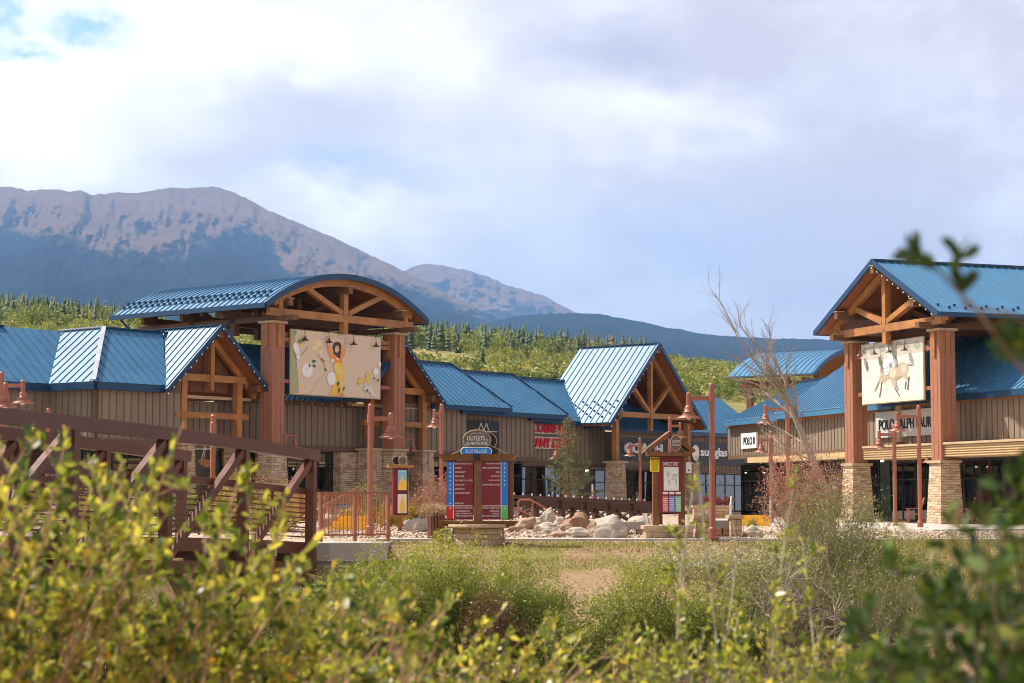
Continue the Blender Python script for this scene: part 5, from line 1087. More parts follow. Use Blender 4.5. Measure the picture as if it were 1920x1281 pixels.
for k, mt in enumerate((paint((.55, .12, .12)), paint((.16, .2, .55)), paint((.2, .5, .28)))):
    x = -.21+.19*k; MB().box(x, x+.17, -.208, -.199, kz(960), kz(930)).build('list_sheet', mt, cs); MB().box(x+.01, x+.16, -.208, -.199, kz(927), kz(922.5)).build('list_heading', WHITEP, cs)
    s_ = MB()
    for j in range(7): s_.box(x+.02, x+.15, -.2105, -.2085, kz(957-3.6*j), kz(955.6-3.6*j))
    s_.build('list_lines', WHITEP, cs)
l_ = MB(); letters(l_, 'DIRECTORY', .04, -.2, kz(873.5), .105, .01, .47, .008, 1, 'CENTER'); l_.build('lettering', LET_W, cs)
for vv in (-.42, .24):
    m = MB()
    for s_ in (-1, 1): m.beam((s_*.70, vv, kz(847)), (0, vv, kz(813.5)), .09, .12)
    m.build('rafter', DIRWOOD, t); MB().box(-.6, .6, vv-.05, vv+.05, kz(856), kz(848)).build('tie_beam', DIRWOOD, t)
for s_ in (-1, 1):
    m = MB(); m.slab([(s_*.74, -.47, kz(846)), (0, -.47, kz(809)), (0, .3, kz(809)), (s_*.74, .3, kz(846))], (0, 0, -.035)); m.build('roof', DIRWOOD, t); MB().box(min(s_*.42, s_*.6), max(s_*.42, s_*.6), -.5, .5, kz(855), kz(847)).build('corbel', DIRWOOD, t)
zo = kz(832); m = MB(); m.slab([(.14+.155*math.cos(2*math.pi*k/28), -.56, zo+.235*math.sin(2*math.pi*k/28)) for k in range(28)], (0, .05, 0)); ov = m.build('oval_plate', OVAL, t)
rim = MB(); rim.tube([(.14+.155*math.cos(2*math.pi*k/28), -.56, zo+.235*math.sin(2*math.pi*k/28)) for k in range(29)], .012, 5, False); rim.build('oval_rim', CAPST, ov)
l_ = MB(); letters(l_, 'OUTLETS', .14, -.56, zo+.0, .08, .012, .22, .004, 1, 'CENTER'); letters(l_, 'SILVERTHORNE', .14, -.56, zo-.08, .05, .012, .23, .003, 1, 'CENTER'); l_.build('lettering', LET_W, ov)
q = at(1227.5, 885, KY-.25); y0 = thing('caution_sign', 'small yellow caution sign on the kiosk post', 'sign', (q.x, KY-.3, q.z), R(14)); MB().box(-.135, .135, -.02, 0, 0, .43).build('plate', paint((.85, .62, .02)), y0)
l_ = MB(); l_.box(-.12, .12, -.023, -.019, .335, .41); l_.build('heading_bar', BLACK, y0); l_ = MB(); letters(l_, 'CAUTION', 0, -.022, .352, .04, .004, .2, .008, 1, 'CENTER'); l_.build('heading', paint((.85, .62, .02)), y0); l_ = MB()
for k, r_ in enumerate(('WALKS & STEPS', 'MAY BE ICY', 'SURFACES', 'MAY BE', 'SLIPPERY')): letters(l_, r_, 0, -.02, .27-.058*k, .034, .004, min(.22, .025*len(r_)), .006, 1, 'CENTER')
l_.build('lettering', BLACK, y0)
q = at(1290, 887, KY+.1); y0 = thing('meter_box', 'small white box fixed to the right side of the kiosk', 'box', (q.x, KY+.05, q.z), R(14)); MB().box(-.085, .085, -.06, .06, 0, .32).build('case', WHITEP, y0); MB().box(-.03, .03, -.066, -.06, .06, .1).build('latch', BLACK, y0)
def stone_block(name, label, cat, px0, px1, py0, py1, Y, dep, group=None, rz=0.):
    a = at(px0, py1, Y); b = at(px1, py0, Y); w_ = b.x-a.x; t = thing(name, label, cat, ((a.x+b.x)/2, Y, a.z), rz, group); h = b.z-a.z
    MB().box(-w_/2+.03, w_/2-.03, 0, dep, -.1, h-.1).build('stone_body', STONEB, t); MB().box(-w_/2-.03, w_/2+.03, -.05, dep+.05, h-.1, h).build('cap_stone', CAPST, t); return t
stone_block('stone_planter', 'stone planter carrying the directory kiosk', 'planter', 1209, 1302, 986, 1013, 57.9, 1.4)
stone_block('stone_wall', 'low stone wall piece between the kiosk planter and the tall lamp', 'wall', 1303, 1336, 966, 1012, 59.0, .9); stone_block('stone_wall', 'low stone wall piece at the right end of the concrete seat', 'wall', 1369, 1393, 966, 1008, 59.6, .9)
def bench(label, px0, px1, py0, py1, Y, pyb):
    a = at(px0, py1, Y); b = at(px1, py0, Y); t = thing('stone_bench', label, 'bench', ((a.x+b.x)/2, Y, 0), 0, 'concrete benches'); w_ = (b.x-a.x)/2; g_ = at(px0, pyb, Y).z
    MB().box(-w_, w_, 0, .55, a.z, b.z).build('seat', CONCDK, t)
    for s_ in (-1, 1): MB().box(s_*(w_-.16)-.1, s_*(w_-.16)+.1, .05, .5, g_-.1, a.z).build('leg', STONEB, t)
bench('concrete slab bench between the big white boulder and the kiosk planter', 1164, 1210, 979, 993, 60.5, 1009)
bench('concrete slab bench between the two low stone walls right of the lamp', 1340, 1370, 976, 990, 60.2, 1006)
stone_block('stone_planter', 'long stone planter with red flowers under the right end of the left shops', 'planter', 1300, 1372, 948, 968, 92, .8)
# small poster kiosk and slatted planter
PY_ = 62.0; p = at(750, 1002, PY_); t = thing('poster_kiosk', 'slim maroon kiosk with two yellow and blue posters on one leg', 'kiosk', (p.x, PY_, ground_z(p.x, PY_)), R(12)); pz = lambda py: at(750, py, PY_).z-ground_z(p.x, PY_)
MB().box(-.06, .06, -.05, .05, -.1, pz(970)).build('leg', TIMBER, t); MB().box(-.34, .34, -.2, .2, pz(970), pz(966)).build('shelf', TIMBER, t); MB().box(-.24, .22, -.12, .12, pz(966), pz(878)).build('case', BOARDR, t); MB().box(-.4, .4, -.2, .2, pz(877), pz(872)).build('top_board', TIMBER, t)
for k, (a, b) in enumerate(((921, 880), (964, 925))):
    f_ = MB().box(-.12, .2, -.14, -.12, pz(a), pz(b)).build('poster_frame', BLACK, t); MB().box(-.1, .18, -.146, -.14, pz(a-1.5), pz(b+1.5)).build('poster', paint((.22, .50, .72) if k == 0 else (.74, .70, .62)), f_)
    q = MB(); zc2 = pz((a+b)/2)
    if k == 0: q.poly([(-.1, -.1475, pz(919)), (.18, -.1475, pz(919)), (.18, -.1475, pz(905)), (.08, -.1475, pz(897)), (.04, -.1475, pz(889)), (.0, -.1475, pz(898)), (-.08, -.1475, pz(908))])
    else: q.poly([(-.02, -.1475, pz(962)), (.12, -.1475, pz(962)), (.14, -.1475, pz(950)), (.1, -.1475, pz(936)), (.05, -.1475, pz(929)), (.0, -.1475, pz(938)), (-.03, -.1475, pz(950))])
    q.build('poster_print', paint((.86, .52, .06)), f_)
    l_ = MB(); letters(l_, 'SUMMER' if k == 0 else 'OUTLETS', .04, -.146, pz(885.5 if k == 0 else 961), .05, .004, .22, .004, 1, 'CENTER'); l_.build('lettering', LET_W, f_)
zo = pz(863.5)
for x, y, mt in ((.06, -.08, OVAL), (-.12, .02, BLACK)):
    m = MB(); m.slab([(x+.125*math.cos(2*math.pi*k/24), y, zo+.135*math.sin(2*math.pi*k/24)) for k in range(24)], (0, .05, 0)); o = m.build('round_plate', mt, t); r_ = MB(); r_.tube([(x+.125*math.cos(2*math.pi*k/24), y, zo+.135*math.sin(2*math.pi*k/24)) for k in range(25)], .013, 5, False); r_.build('plate_rim', CAPST, o)
p = at(817, 1012, 57.6); t = thing('slatted_planter', 'round slatted wooden barrel planter left of the two panel board', 'planter', (p.x, 57.9, 0)); ht = at(817, 962, 57.9).z
m = MB(); m.lathe([(.2, 0), (.2, ht-.05)], 0, 0, 14); m.build('liner', BLACK, t)
for k in range(16): a = 2*math.pi*k/16; c_, s_ = math.cos(a), math.sin(a); MB().beam((.235*c_, .235*s_, 0), (.235*c_, .235*s_, ht), .035, .075, (c_*.0-s_, c_, 0)).build('slat', REDDK, t)
r_ = MB()
for z in (.1, ht-.1): r_.tube([(.225*math.cos(2*math.pi*k/20), .225*math.sin(2*math.pi*k/20), z) for k in range(21)], .02, 5, False)
r_.build('hoop', RAILW, t)
# rocking chairs
def rocking_chair(label, px, Y, rz):
    x = (px-960)/F*Y; t = thing('rocking_chair', label, 'chair', (x, Y, .06), rz, 'rust rocking chairs by the right shop front')
    MB().box(-.3, .3, -.28, .28, .4, .45).build('seat', RUST, t)
    for k in range(6): MB().beam((-.25+.1*k, .26, .45), (-.25+.1*k, .46, 1.15), .07, .02, (0, 1, 0)).build('back_slat', RUST, t)
    MB().beam((-.3, .47, 1.15), (.3, .47, 1.15), .05, .08).build('head_rail', RUST, t)
    for s_ in (-.31, .31):
        MB().beam((s_, -.35, .68), (s_, .36, .68), .09, .035).build('armrest', RUST, t)
        for y in (-.27, .3): MB().beam((s_, y, .05), (s_, y, .67), .05, .05).build('leg', RUST, t)
        MB().tube([(s_, -.5, .1), (s_, -.25, .035), (s_, .1, .02), (s_, .45, .07), (s_, .65, .16)], .025, 6).build('rocker', RUST, t)
rocking_chair('rust rocking chair left of the near column, beside the entrance door', 1711, 92.5, R(-95)); rocking_chair('rust rocking chair right of the near column, partly hidden by it', 1806, 89.2, R(-100))
# wall of eave lights
def string_light(label, fr, pts, z, step=.75):
    t = MB(); x, y = fr.world(0, 0); P = [Vector((*p, z)) if len(p) == 2 else Vector(p) for p in pts]
    for i in range(len(P)-1):
        a, b = P[i], P[i+1]; L = (b-a).length; n = max(1, round(L/step))
        for k in range(n):
            p0, p1 = a.lerp(b, k/n), a.lerp(b, (k+1)/n); t.mi = 0; t.tube([p0, p0.lerp(p1, .5)-Vector((0, 0, .03)), p1], .008, 4); t.mi = 1
            c_ = p0-Vector((0, 0, .03)); o = len(t.v); t.lathe([(.0, c_.z-.05), (.032, c_.z-.03), (.034, c_.z), (.015, c_.z+.03)], c_.x, c_.y, 6)
    o = t.build('string_light', [WIRE, BULB]); o.location = (x, y, 0); o.rotation_euler = (0, 0, fr.ang); tag(o, label, 'string light', 'string lights along the eaves'); return o
string_light('string of small white bulbs under the far left eaves', LF, [(-34, vrec-.14), (ub0-.1, vrec-.14), (ub0-.12, vb-.14), (-15.5, vb-.14)], 6.1)
string_light('string of bulbs under the big flower billboard', LF, [(-8, 1.48), (1.4, 1.48)], 5.9); string_light('string of bulbs along the first stepped eave right of the arched tower', LF, [(3.0, .88), (uA, .88)], 6.08, .6)
string_light('string of bulbs above the twin peaks sign', LF, [(uA, 1.88), (uB, 1.88)], 5.93, .6); string_light('string of bulbs above the red letter sign', LF, [(uB, 2.88), (uC, 2.88)], 5.79, .6)
string_light('string of bulbs along the left slope edge of the steep gable', LF, [(uD-5.15, .2, 5.45), (uD, .2, 10.4)], 0, .5); string_light('string of bulbs along the right slope edge of the right small gable', LF, [(.78, -.14, 9.0), (4.0, -.14, 6.0)], 0, .45)
string_light('string of bulbs along the slopes of the left small gable', LF, [(ug0-3.3, -.14, 5.9), (ug0, -.14, 9.0), (ug0+3.3, -.14, 5.9)], 0, .45); string_light('string of bulbs above the lower case sign', LF, [(30.2, 2.66), (uE-3, 2.66)], 5.3, .6)
string_light('string of bulbs along the sunlit right eave', RF, [(-6.6, 1.46), (15.5, 1.46)], 5.82, .6); string_light('string of bulbs along the gable edge of the right tower', RF, [(UC2, -1.3, ZR2-.3), (UC2+HS2, -1.3, ZE2-.25)], 0, .5)
# ---------------------------------------------------------------- boulders
GRAN_W = M('pale_granite', (.43, .36, .28), .85, 0, .22, 3, .5, 14, grime=.35); GRAN_T = M('tan_granite', (.36, .235, .15), .85, 0, .22, 3, .5, 14, grime=.3); GRAN_B = M('brown_granite', (.30, .165, .095), .85, 0, .25, 3, .5, 14, grime=.3)
import bmesh
def boulder(px, py, wpx, hpx, mat, label, seed, tilt=0., zb=None):
    base = on_ground(px, py+hpx*.45); s_ = base.y/F; bm = bmesh.new(); bmesh.ops.create_icosphere(bm, subdivisions=4, radius=1)
    for v in bm.verts:
        q = v.co*1.1+Vector((seed*3.7, 0, 0)); f = 1+.34*MN.noise(q)+.14*MN.noise(q*2.6)+.05*MN.noise(q*7)
        c = v.co.copy()
        for k in range(5):
            a = seed*1.7+k*1.31; nrm = Vector((math.cos(a), math.sin(a), .35*math.sin(a*2.3)+.25)).normalized(); dd = c.dot(nrm)
            if dd > .74: c -= nrm*(dd-.74)*.85
        v.co = c*f
    bm.transform(Matrix.Rotation(tilt, 4, 'Y') @ Matrix.Diagonal((wpx*s_*.53, wpx*s_*.45, hpx*s_*.62, 1)))
    me = bpy.data.meshes.new('boulder'); bm.to_mesh(me); bm.free(); me.materials.append(mat); me.polygons.foreach_set('use_smooth', [True]*len(me.polygons))
    o = obj('boulder', me, None, (base.x, base.y, base.z+hpx*s_*.36)); tag(o, label, 'boulder', 'boulders in the gravel bed')
for i, b in enumerate(((1142, 991, 66, 42, GRAN_W, 'largest pale boulder with a sloping left side, left of the concrete bench', -.35), (1086, 978, 54, 29, GRAN_B, 'wide brown boulder under the crossed railing', .1), (1029, 970, 27, 30, GRAN_W, 'upright pale boulder standing in the middle of the rock pile', 0),
        (990, 982, 42, 22, GRAN_T, 'rounded tan boulder right of the directory board', 0), (1050, 978, 22, 15, GRAN_W, 'small pale rock between the upright boulder and the brown boulder', .1), (1023, 990, 46, 19, GRAN_W, 'flat pale boulder in front of the upright one', 0),
        (1062, 990, 26, 15, GRAN_T, 'small tan rock in front of the wide brown boulder', 0), (1086, 1001, 54, 19, GRAN_W, 'low whitish boulder nearest the path', .05), (1113, 992, 26, 21, GRAN_T, 'tan rock touching the left of the largest boulder', 0), (1198, 975, 40, 14, GRAN_W, 'pale boulder behind the concrete bench', 0),
        (958, 992, 34, 11, GRAN_T, 'low flat tan slab beside the board plinth', 0), (782, 985, 46, 24, GRAN_W, 'white streaked boulder left of the slatted planter', -.1), (617, 978, 40, 26, GRAN_T, 'round tan boulder behind the left end of the guard railing', 0), (680, 978, 24, 16, GRAN_W, 'small white rock right of the yellow steps', 0),
        (1412, 998, 34, 22, GRAN_W, 'pale boulder right of the stone bench walls, larger of the two there', -.2), (1394, 1003, 20, 12, GRAN_T, 'small rock leaning on the stone wall end at right', 0), (1046, 1003, 38, 13, GRAN_T, 'low tan rock at the front of the pile', 0), (1010, 977, 24, 14, GRAN_W, 'little white rock left of the upright boulder', 0), (930, 980, 28, 14, GRAN_W, 'pale rock half hidden by the directory board', 0))):
    boulder(*b[:6], i+1, b[6])
# loose gravel
octv = np.array([(1, 0, 0), (-1, 0, 0), (0, 1, 0), (0, -1, 0), (0, 0, .7), (0, 0, -.7)]); octf = np.array([(0, 2, 4), (2, 1, 4), (1, 3, 4), (3, 0, 4), (2, 0, 5), (1, 2, 5), (3, 1, 5), (0, 3, 5)])
V = []; Fs = []; rr = []
for k in range(9000):
    y = rng.uniform(58.8, 70); x = rng.uniform(-6.5, 7) if rng.random() < .7 else rng.uniform(8, 22)
    if x > 7: y = rng.uniform(58.8, 72)
    s_ = rng.uniform(.025, .06)*(1.6 if rng.random() < .06 else 1); V.append((octv*rng.uniform(.6, 1.3, (6, 3))*s_)+np.array([x, y, ground_z(x, y)+s_*.3])); Fs.append(octf+6*k); rr.append(np.full(8, rng.random()))
tag(obj('gravel', npmesh('gravel', np.concatenate(V), np.concatenate(Fs), leaf_mat('gravel_stones', [(0, (.22, .14, .09)), (.4, (.40, .28, .19)), (.8, (.50, .38, .28)), (1, (.60, .50, .40))], 0., .9), np.concatenate(rr))), 'tan gravel spread between the boulders and shrubs', 'gravel', kind='stuff')

# ---------------------------------------------------------------- shrubs
GREENL = leaf_mat('willow_leaves', [(0, (.035, .06, .012)), (.35, (.11, .155, .024)), (.7, (.29, .33, .05)), (.93, (.48, .45, .09)), (1, (.50, .28, .05))], .45)
OLIVEL = leaf_mat('olive_leaves', [(0, (.045, .065, .016)), (.5, (.17, .19, .04)), (.85, (.38, .34, .10)), (1, (.46, .40, .24))], .3)
AUTUL = leaf_mat('autumn_leaves', [(0, (.07, .085, .02)), (.35, (.26, .24, .04)), (.6, (.50, .33, .05)), (.8, (.50, .16, .05)), (1, (.36, .06, .05))], .4)
PINKL = leaf_mat('pink_leaves', [(0, (.17, .15, .05)), (.35, (.40, .23, .14)), (.75, (.46, .15, .13)), (1, (.55, .38, .30))], .35)
REDL = leaf_mat('red_flowers', [(0, (.10, .012, .016)), (.6, (.28, .02, .03)), (1, (.10, .12, .03))], .3)
DRYL = leaf_mat('dry_grass_heads', [(0, (.34, .20, .12)), (.6, (.56, .38, .25)), (1, (.66, .52, .38))], .35)
WHITEF = leaf_mat('white_flowers', [(0, (.12, .14, .04)), (.55, (.30, .28, .10)), (.75, (.72, .68, .56)), (1, (.80, .77, .68))], .3)
NEEDLE = leaf_mat('spruce_needles', [(0, (.05, .075, .03)), (.5, (.13, .15, .055)), (.85, (.26, .24, .10)), (1, (.34, .20, .10))], .15, .6)
FGL = leaf_mat('near_leaves', [(0, (.035, .065, .012)), (.25, (.13, .18, .032)), (.60, (.44, .45, .085)), (.88, (.70, .60, .13)), (.95, (.68, .44, .05)), (1, (.62, .22, .03))], .55, .34)
FGD = leaf_mat('near_shaded_leaves', [(0, (.022, .05, .010)), (.45, (.06, .11, .018)), (.8, (.17, .23, .03)), (1, (.36, .32, .05))], .35, .35)  # darker greens: the shade on the close right-hand leaves is put into their colour
def bush(label, name, x, y, z, h, rx, nleaf, size, mat, lo=.0, hi=1., nst=60, spread=.10, twig=BARK, tw=.012, start=.35, group=None, cat='shrub', asp=.55, lean=(0, 0), ry=None, flat=1.0, trend=.35):
    t = thing(name, label, cat, (x, y, z), 0, group); ry = ry or rx; m = MB(); S = []
    for k in range(nst):
        a = rng.uniform(0, 6.283); r_ = math.sqrt(rng.uniform(.02, 1)); hh = h*(1-.42*r_**2*flat)*rng.uniform(.5, 1.14)
        tip = Vector((math.cos(a)*rx*r_+lean[0], math.sin(a)*ry*r_+lean[1], hh)); b = Vector((math.cos(a)*rx*.22*rng.random(), math.sin(a)*ry*.22*rng.random(), -.15))
        mid = b.lerp(tip, .5)+Vector((rng.normal()*.06*h, rng.normal()*.06*h, .10*h)); pts = [b, b.lerp(mid, .55)+Vector((0, 0, .03*h)), mid, mid.lerp(tip, .55)+Vector((rng.normal(), rng.normal(), rng.normal()))*.02*h, tip]
        m.tube(pts, [tw*1.4, tw*1.1, tw*.8, tw*.5, tw*.25], 4, False); S.append(np.array(pts))
    m.build('stem', twig, t); S = np.array(S)
    si = rng.integers(0, nst, nleaf); tt = (start+(1-start)*np.sqrt(rng.random(nleaf)))*3.999; i0 = tt.astype(int); fr = (tt-i0)[:, None]
    P = S[si, i0]*(1-fr)+S[si, i0+1]*fr; P += rng.normal(size=(nleaf, 3))*spread*h*np.array([1, 1, .8]); P[:, 2] = np.maximum(P[:, 2], .01)
    v, f = quads(P, np.full(nleaf, size), asp=asp)
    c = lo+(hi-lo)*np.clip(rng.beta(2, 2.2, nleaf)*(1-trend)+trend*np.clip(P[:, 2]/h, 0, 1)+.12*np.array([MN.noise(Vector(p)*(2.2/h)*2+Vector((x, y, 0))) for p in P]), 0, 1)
    obj('foliage', npmesh('foliage', v, f, mat, c), t); return t
def bush_px(label, name, px, top, bot, wpx, Y, nleaf, size, mat, **k):
    a = at(px, bot, Y); b = at(px, top, Y); bush(label, name, a.x, Y, a.z, b.z-a.z, wpx/2/F*Y, nleaf, size, mat, **k)
gB = 'willow bushes on the river bank'
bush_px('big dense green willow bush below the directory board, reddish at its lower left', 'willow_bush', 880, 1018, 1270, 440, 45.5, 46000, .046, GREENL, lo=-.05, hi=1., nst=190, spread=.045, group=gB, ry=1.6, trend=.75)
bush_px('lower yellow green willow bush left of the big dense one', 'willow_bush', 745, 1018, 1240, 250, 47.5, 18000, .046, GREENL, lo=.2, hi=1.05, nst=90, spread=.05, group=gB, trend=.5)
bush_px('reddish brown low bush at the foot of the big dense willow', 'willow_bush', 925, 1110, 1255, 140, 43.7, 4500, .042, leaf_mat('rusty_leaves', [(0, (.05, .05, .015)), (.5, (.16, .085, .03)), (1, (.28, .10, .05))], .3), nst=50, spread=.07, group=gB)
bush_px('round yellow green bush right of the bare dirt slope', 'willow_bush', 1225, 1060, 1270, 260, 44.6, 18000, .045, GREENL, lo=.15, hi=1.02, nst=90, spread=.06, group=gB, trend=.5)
bush_px('low bush with small white flowers at the lawn edge, left of the red twig bush', 'flowering_bush', 1290, 1020, 1120, 220, 51, 9000, .04, WHITEF, nst=70, spread=.1, group='white flowering bushes at the lawn edge')
bush_px('second low bush with small white flowers, farther right by the leaning tree', 'flowering_bush', 1420, 1025, 1125, 170, 50.5, 6500, .04, WHITEF, nst=60, spread=.1, group='white flowering bushes at the lawn edge')
bush_px('tangled olive bush full of bare twigs at the foot of the leaning tree', 'willow_bush', 1455, 1010, 1255, 290, 45.5, 13000, .042, OLIVEL, nst=170, spread=.06, twig=TWIG, tw=.012, group=gB)
bush_px('tall olive bush under the leaning tree, its top against the stone pier', 'willow_bush', 1572, 900, 1200, 240, 50, 17000, .042, OLIVEL, lo=-.1, nst=190, spread=.05, twig=TWIG, tw=.014, group=gB)
bush_px('red twigged bush left of the stone pier', 'red_twig_bush', 1512, 832, 1040, 190, 58, 8500, .044, PINKL, nst=190, spread=.05, twig=TWIG, tw=.012, start=.45)
bush_px('green bush low down between the leaning tree and the dark near leaves', 'willow_bush', 1640, 1060, 1270, 230, 44.5, 11000, .042, OLIVEL, lo=-.1, nst=120, spread=.07, twig=TWIG, group=gB)
bush_px('dry tussocky bush behind the dark near leaves', 'willow_bush', 1770, 1030, 1230, 240, 48, 7000, .034, OLIVEL, lo=.3, nst=90, spread=.09, twig=TWIG, group=gB)
bush_px('olive bush at the right edge behind the dark near leaves', 'willow_bush', 1900, 1010, 1230, 200, 48.5, 6000, .034, OLIVEL, lo=.1, nst=80, spread=.09, group=gB)
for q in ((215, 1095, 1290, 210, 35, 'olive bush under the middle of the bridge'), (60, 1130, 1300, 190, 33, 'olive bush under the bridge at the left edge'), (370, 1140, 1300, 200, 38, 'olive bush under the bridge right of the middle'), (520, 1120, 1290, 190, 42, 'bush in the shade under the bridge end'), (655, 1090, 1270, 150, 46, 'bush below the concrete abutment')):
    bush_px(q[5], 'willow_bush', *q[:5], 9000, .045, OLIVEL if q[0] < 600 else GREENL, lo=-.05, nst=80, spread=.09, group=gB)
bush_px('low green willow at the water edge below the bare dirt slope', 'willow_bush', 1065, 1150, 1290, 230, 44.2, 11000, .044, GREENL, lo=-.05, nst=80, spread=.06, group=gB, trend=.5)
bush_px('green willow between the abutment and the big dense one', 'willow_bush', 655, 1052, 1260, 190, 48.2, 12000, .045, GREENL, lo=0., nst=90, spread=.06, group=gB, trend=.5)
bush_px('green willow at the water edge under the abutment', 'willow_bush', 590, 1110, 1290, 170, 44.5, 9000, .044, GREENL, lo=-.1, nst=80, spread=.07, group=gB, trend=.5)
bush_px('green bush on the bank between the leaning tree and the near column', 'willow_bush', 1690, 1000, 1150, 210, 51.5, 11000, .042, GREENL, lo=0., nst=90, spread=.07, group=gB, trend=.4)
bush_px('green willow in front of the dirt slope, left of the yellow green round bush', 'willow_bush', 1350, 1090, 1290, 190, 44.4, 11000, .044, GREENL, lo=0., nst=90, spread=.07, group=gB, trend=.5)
for px, top, w_, lab in ((40, 905, 130, 'yellow green hedge shrub behind the bridge rails at the far left'), (150, 915, 120, 'orange tinged hedge shrub behind the bridge rails, second from the left edge'), (255, 905, 120, 'green hedge shrub behind the bridge rails left of the bell lamp'), (345, 915, 100, 'green and yellow hedge shrub behind the bridge rails below the left stone pier'), (430, 925, 90, 'orange hedge shrub behind the bridge rails below the bell lamp'), (510, 935, 100, 'yellow hedge shrub behind the bridge rails near the end post')):
    bush_px(lab, 'hedge_shrub', px, top, 1016, w_, 62, 4200, .05, AUTUL if px not in (255, 345) else GREENL, hi=.85, nst=60, spread=.09, group='hedge shrubs behind the bridge')
gA = 'autumn coloured shrubs by the shop fronts'
for (px, top, bot, w_, Y, mat, lab) in ((468, 872, 1000, 90, 80, AUTUL, 'yellow and orange shrub behind the bridge left of the left column'), (520, 895, 1000, 80, 78, AUTUL, 'orange shrub in front of the left column base'), (420, 885, 1000, 80, 80, AUTUL, 'yellow green shrub behind the bridge lamp'), (560, 915, 1005, 60, 76, AUTUL, 'low orange shrub beside the bridge end post'),
        (664, 945, 1008, 70, 64.5, AUTUL, 'orange and green shrub behind the rust lamp'), (712, 940, 1004, 70, 65, AUTUL, 'yellow orange shrub left of the poster kiosk'), (735, 955, 1002, 50, 63.5, AUTUL, 'small red and yellow shrub under the poster kiosk'), (772, 940, 990, 60, 66, AUTUL, 'low orange shrub right of the poster kiosk leg'),
        (815, 888, 985, 90, 66, PINKL, 'pink leaved shrub between the poster kiosk and the two panel board'), (845, 905, 985, 50, 67, PINKL, 'pink leaved shrub partly behind the two panel board'), (690, 905, 985, 50, 72, GREENL, 'dark green shrub by the window under the billboard')):
    bush_px(lab, 'autumn_shrub', px, top, bot, w_, Y, 2600, .045, mat, nst=50, spread=.08, group=gA)
bush_px('dry tan plume grass spilling over the slatted planter', 'plume_grass', 815, 945, 968, 56, 57.9, 2200, .03, DRYL, nst=60, spread=.2, start=.2)
bush_px('small leafy plant in front of the slatted planter', 'leafy_plant', 838, 985, 1022, 60, 56.4, 900, .04, GREENL, lo=.4, hi=1.05, nst=22, spread=.08)
for px, Y, lab in ((1322, 92.2, 'leftmost'), (1345, 92.3, 'middle'), (1364, 92.4, 'rightmost')): bush_px('dark red flowering plant in the long stone planter, %s of three' % lab, 'flower_plant', px, 930, 951, 26, Y, 500, .05, REDL, nst=20, spread=.12, group='red flowers in the long planter')
bush_px('dark red flowering plant by the windows right of the stone pier', 'flower_plant', 1110, 928, 950, 34, 104, 500, .06, REDL, nst=20, spread=.12)
bush_px('small yellow plant in front of the yellow steps at right', 'leafy_plant', 1412, 970, 992, 22, 66, 500, .04, GREENL, lo=.7, hi=1.05, nst=20, spread=.12)
bush_px('small green plant on the kiosk planter', 'leafy_plant', 1262, 982, 1003, 24, 57.7, 400, .035, GREENL, lo=.1, nst=16, spread=.12)
for px, py0, py1, Y, lab in ((1219, 958, 985, 66, 'left'), (1322, 955, 975, 68, 'right')): bush_px('bleached leafless twig bush seen %s of the directory kiosk' % lab, 'twig_bush', px, py0, py1, 36, Y, 60, .02, DRYL, nst=34, spread=.1, twig=M('bleached_twig', (.66, .60, .52), .8), tw=.022, group='bleached twig bushes')
bush_px('pink and green shrub against the shop windows left of the stairs', 'autumn_shrub', 600, 925, 985, 50, 74, 1500, .045, AUTUL, nst=30, spread=.1, group=gA)
# hanging basket
p = at(388, 862, 84); t = thing('hanging_basket', 'brown hanging flower basket between the stone piers behind the bridge', 'basket', (p.x, 84, p.z)); m = MB(); m.lathe([(.05, -.32), (.28, -.2), (.38, 0), (.34, 0), (.2, -.15), (0, -.2)], 0, 0, 14, False); m.build('bowl', DIRWOOD, t)
m = MB()
for a in (0, 2.1, 4.2): m.tube([(.36*math.cos(a), .36*math.sin(a), 0), (0, 0, .9)], .012, 4)
m.build('chain', GREYP, t)
# ---------------------------------------------------------------- spruce
p = at(1066, 946, 97); zt = at(1066, 778, 97).z; t = thing('spruce_tree', 'young green spruce with thin browning top in front of the red letter sign', 'tree', (p.x, 97, p.z)); H = zt-p.z
MB().tube([(0, 0, -.2), (.02, 0, H*.5), (0, .02, H)], [.10, .06, .012], 7).build('trunk', BARK, t)
m = MB(); LP = []
for k in range(62):
    f = (k/61)**.9; z = H*(.12+.85*f); L = 1.75*(1-f)**.8*rng.uniform(.55, 1.1)+.12
    if .50 < f < .62: L *= .6
    a = k*2.4+rng.uniform(-.3, .3); d = Vector((math.cos(a), math.sin(a), .12-.10*(1-f))); pts = [Vector((0, 0, z)), Vector((0, 0, z))+d*L*.5+Vector((0, 0, -.04)), Vector((0, 0, z))+d*L+Vector((0, 0, .10*L))]
    m.tube(pts, [.022, .014, .005], 4, False)
    for j in range(int(95*L)+12):
        s_ = rng.uniform(.22, 1); q = pts[0].lerp(pts[1], s_*2) if s_ < .5 else pts[1].lerp(pts[2], s_*2-1); side = Vector((-d.y, d.x, 0))*rng.normal()*.26*L*(1.05-s_); LP.append(tuple(q+side+Vector((0, 0, rng.normal()*.045))))
m.build('branch', BARK, t); LP = np.array(LP); v, f = quads(LP, np.full(len(LP), .085), asp=.4); obj('crown', npmesh('crown', v, f, NEEDLE, np.clip(rng.beta(2, 2.5, len(LP))+.25*(LP[:, 2]/H > .55), 0, 1)), t)
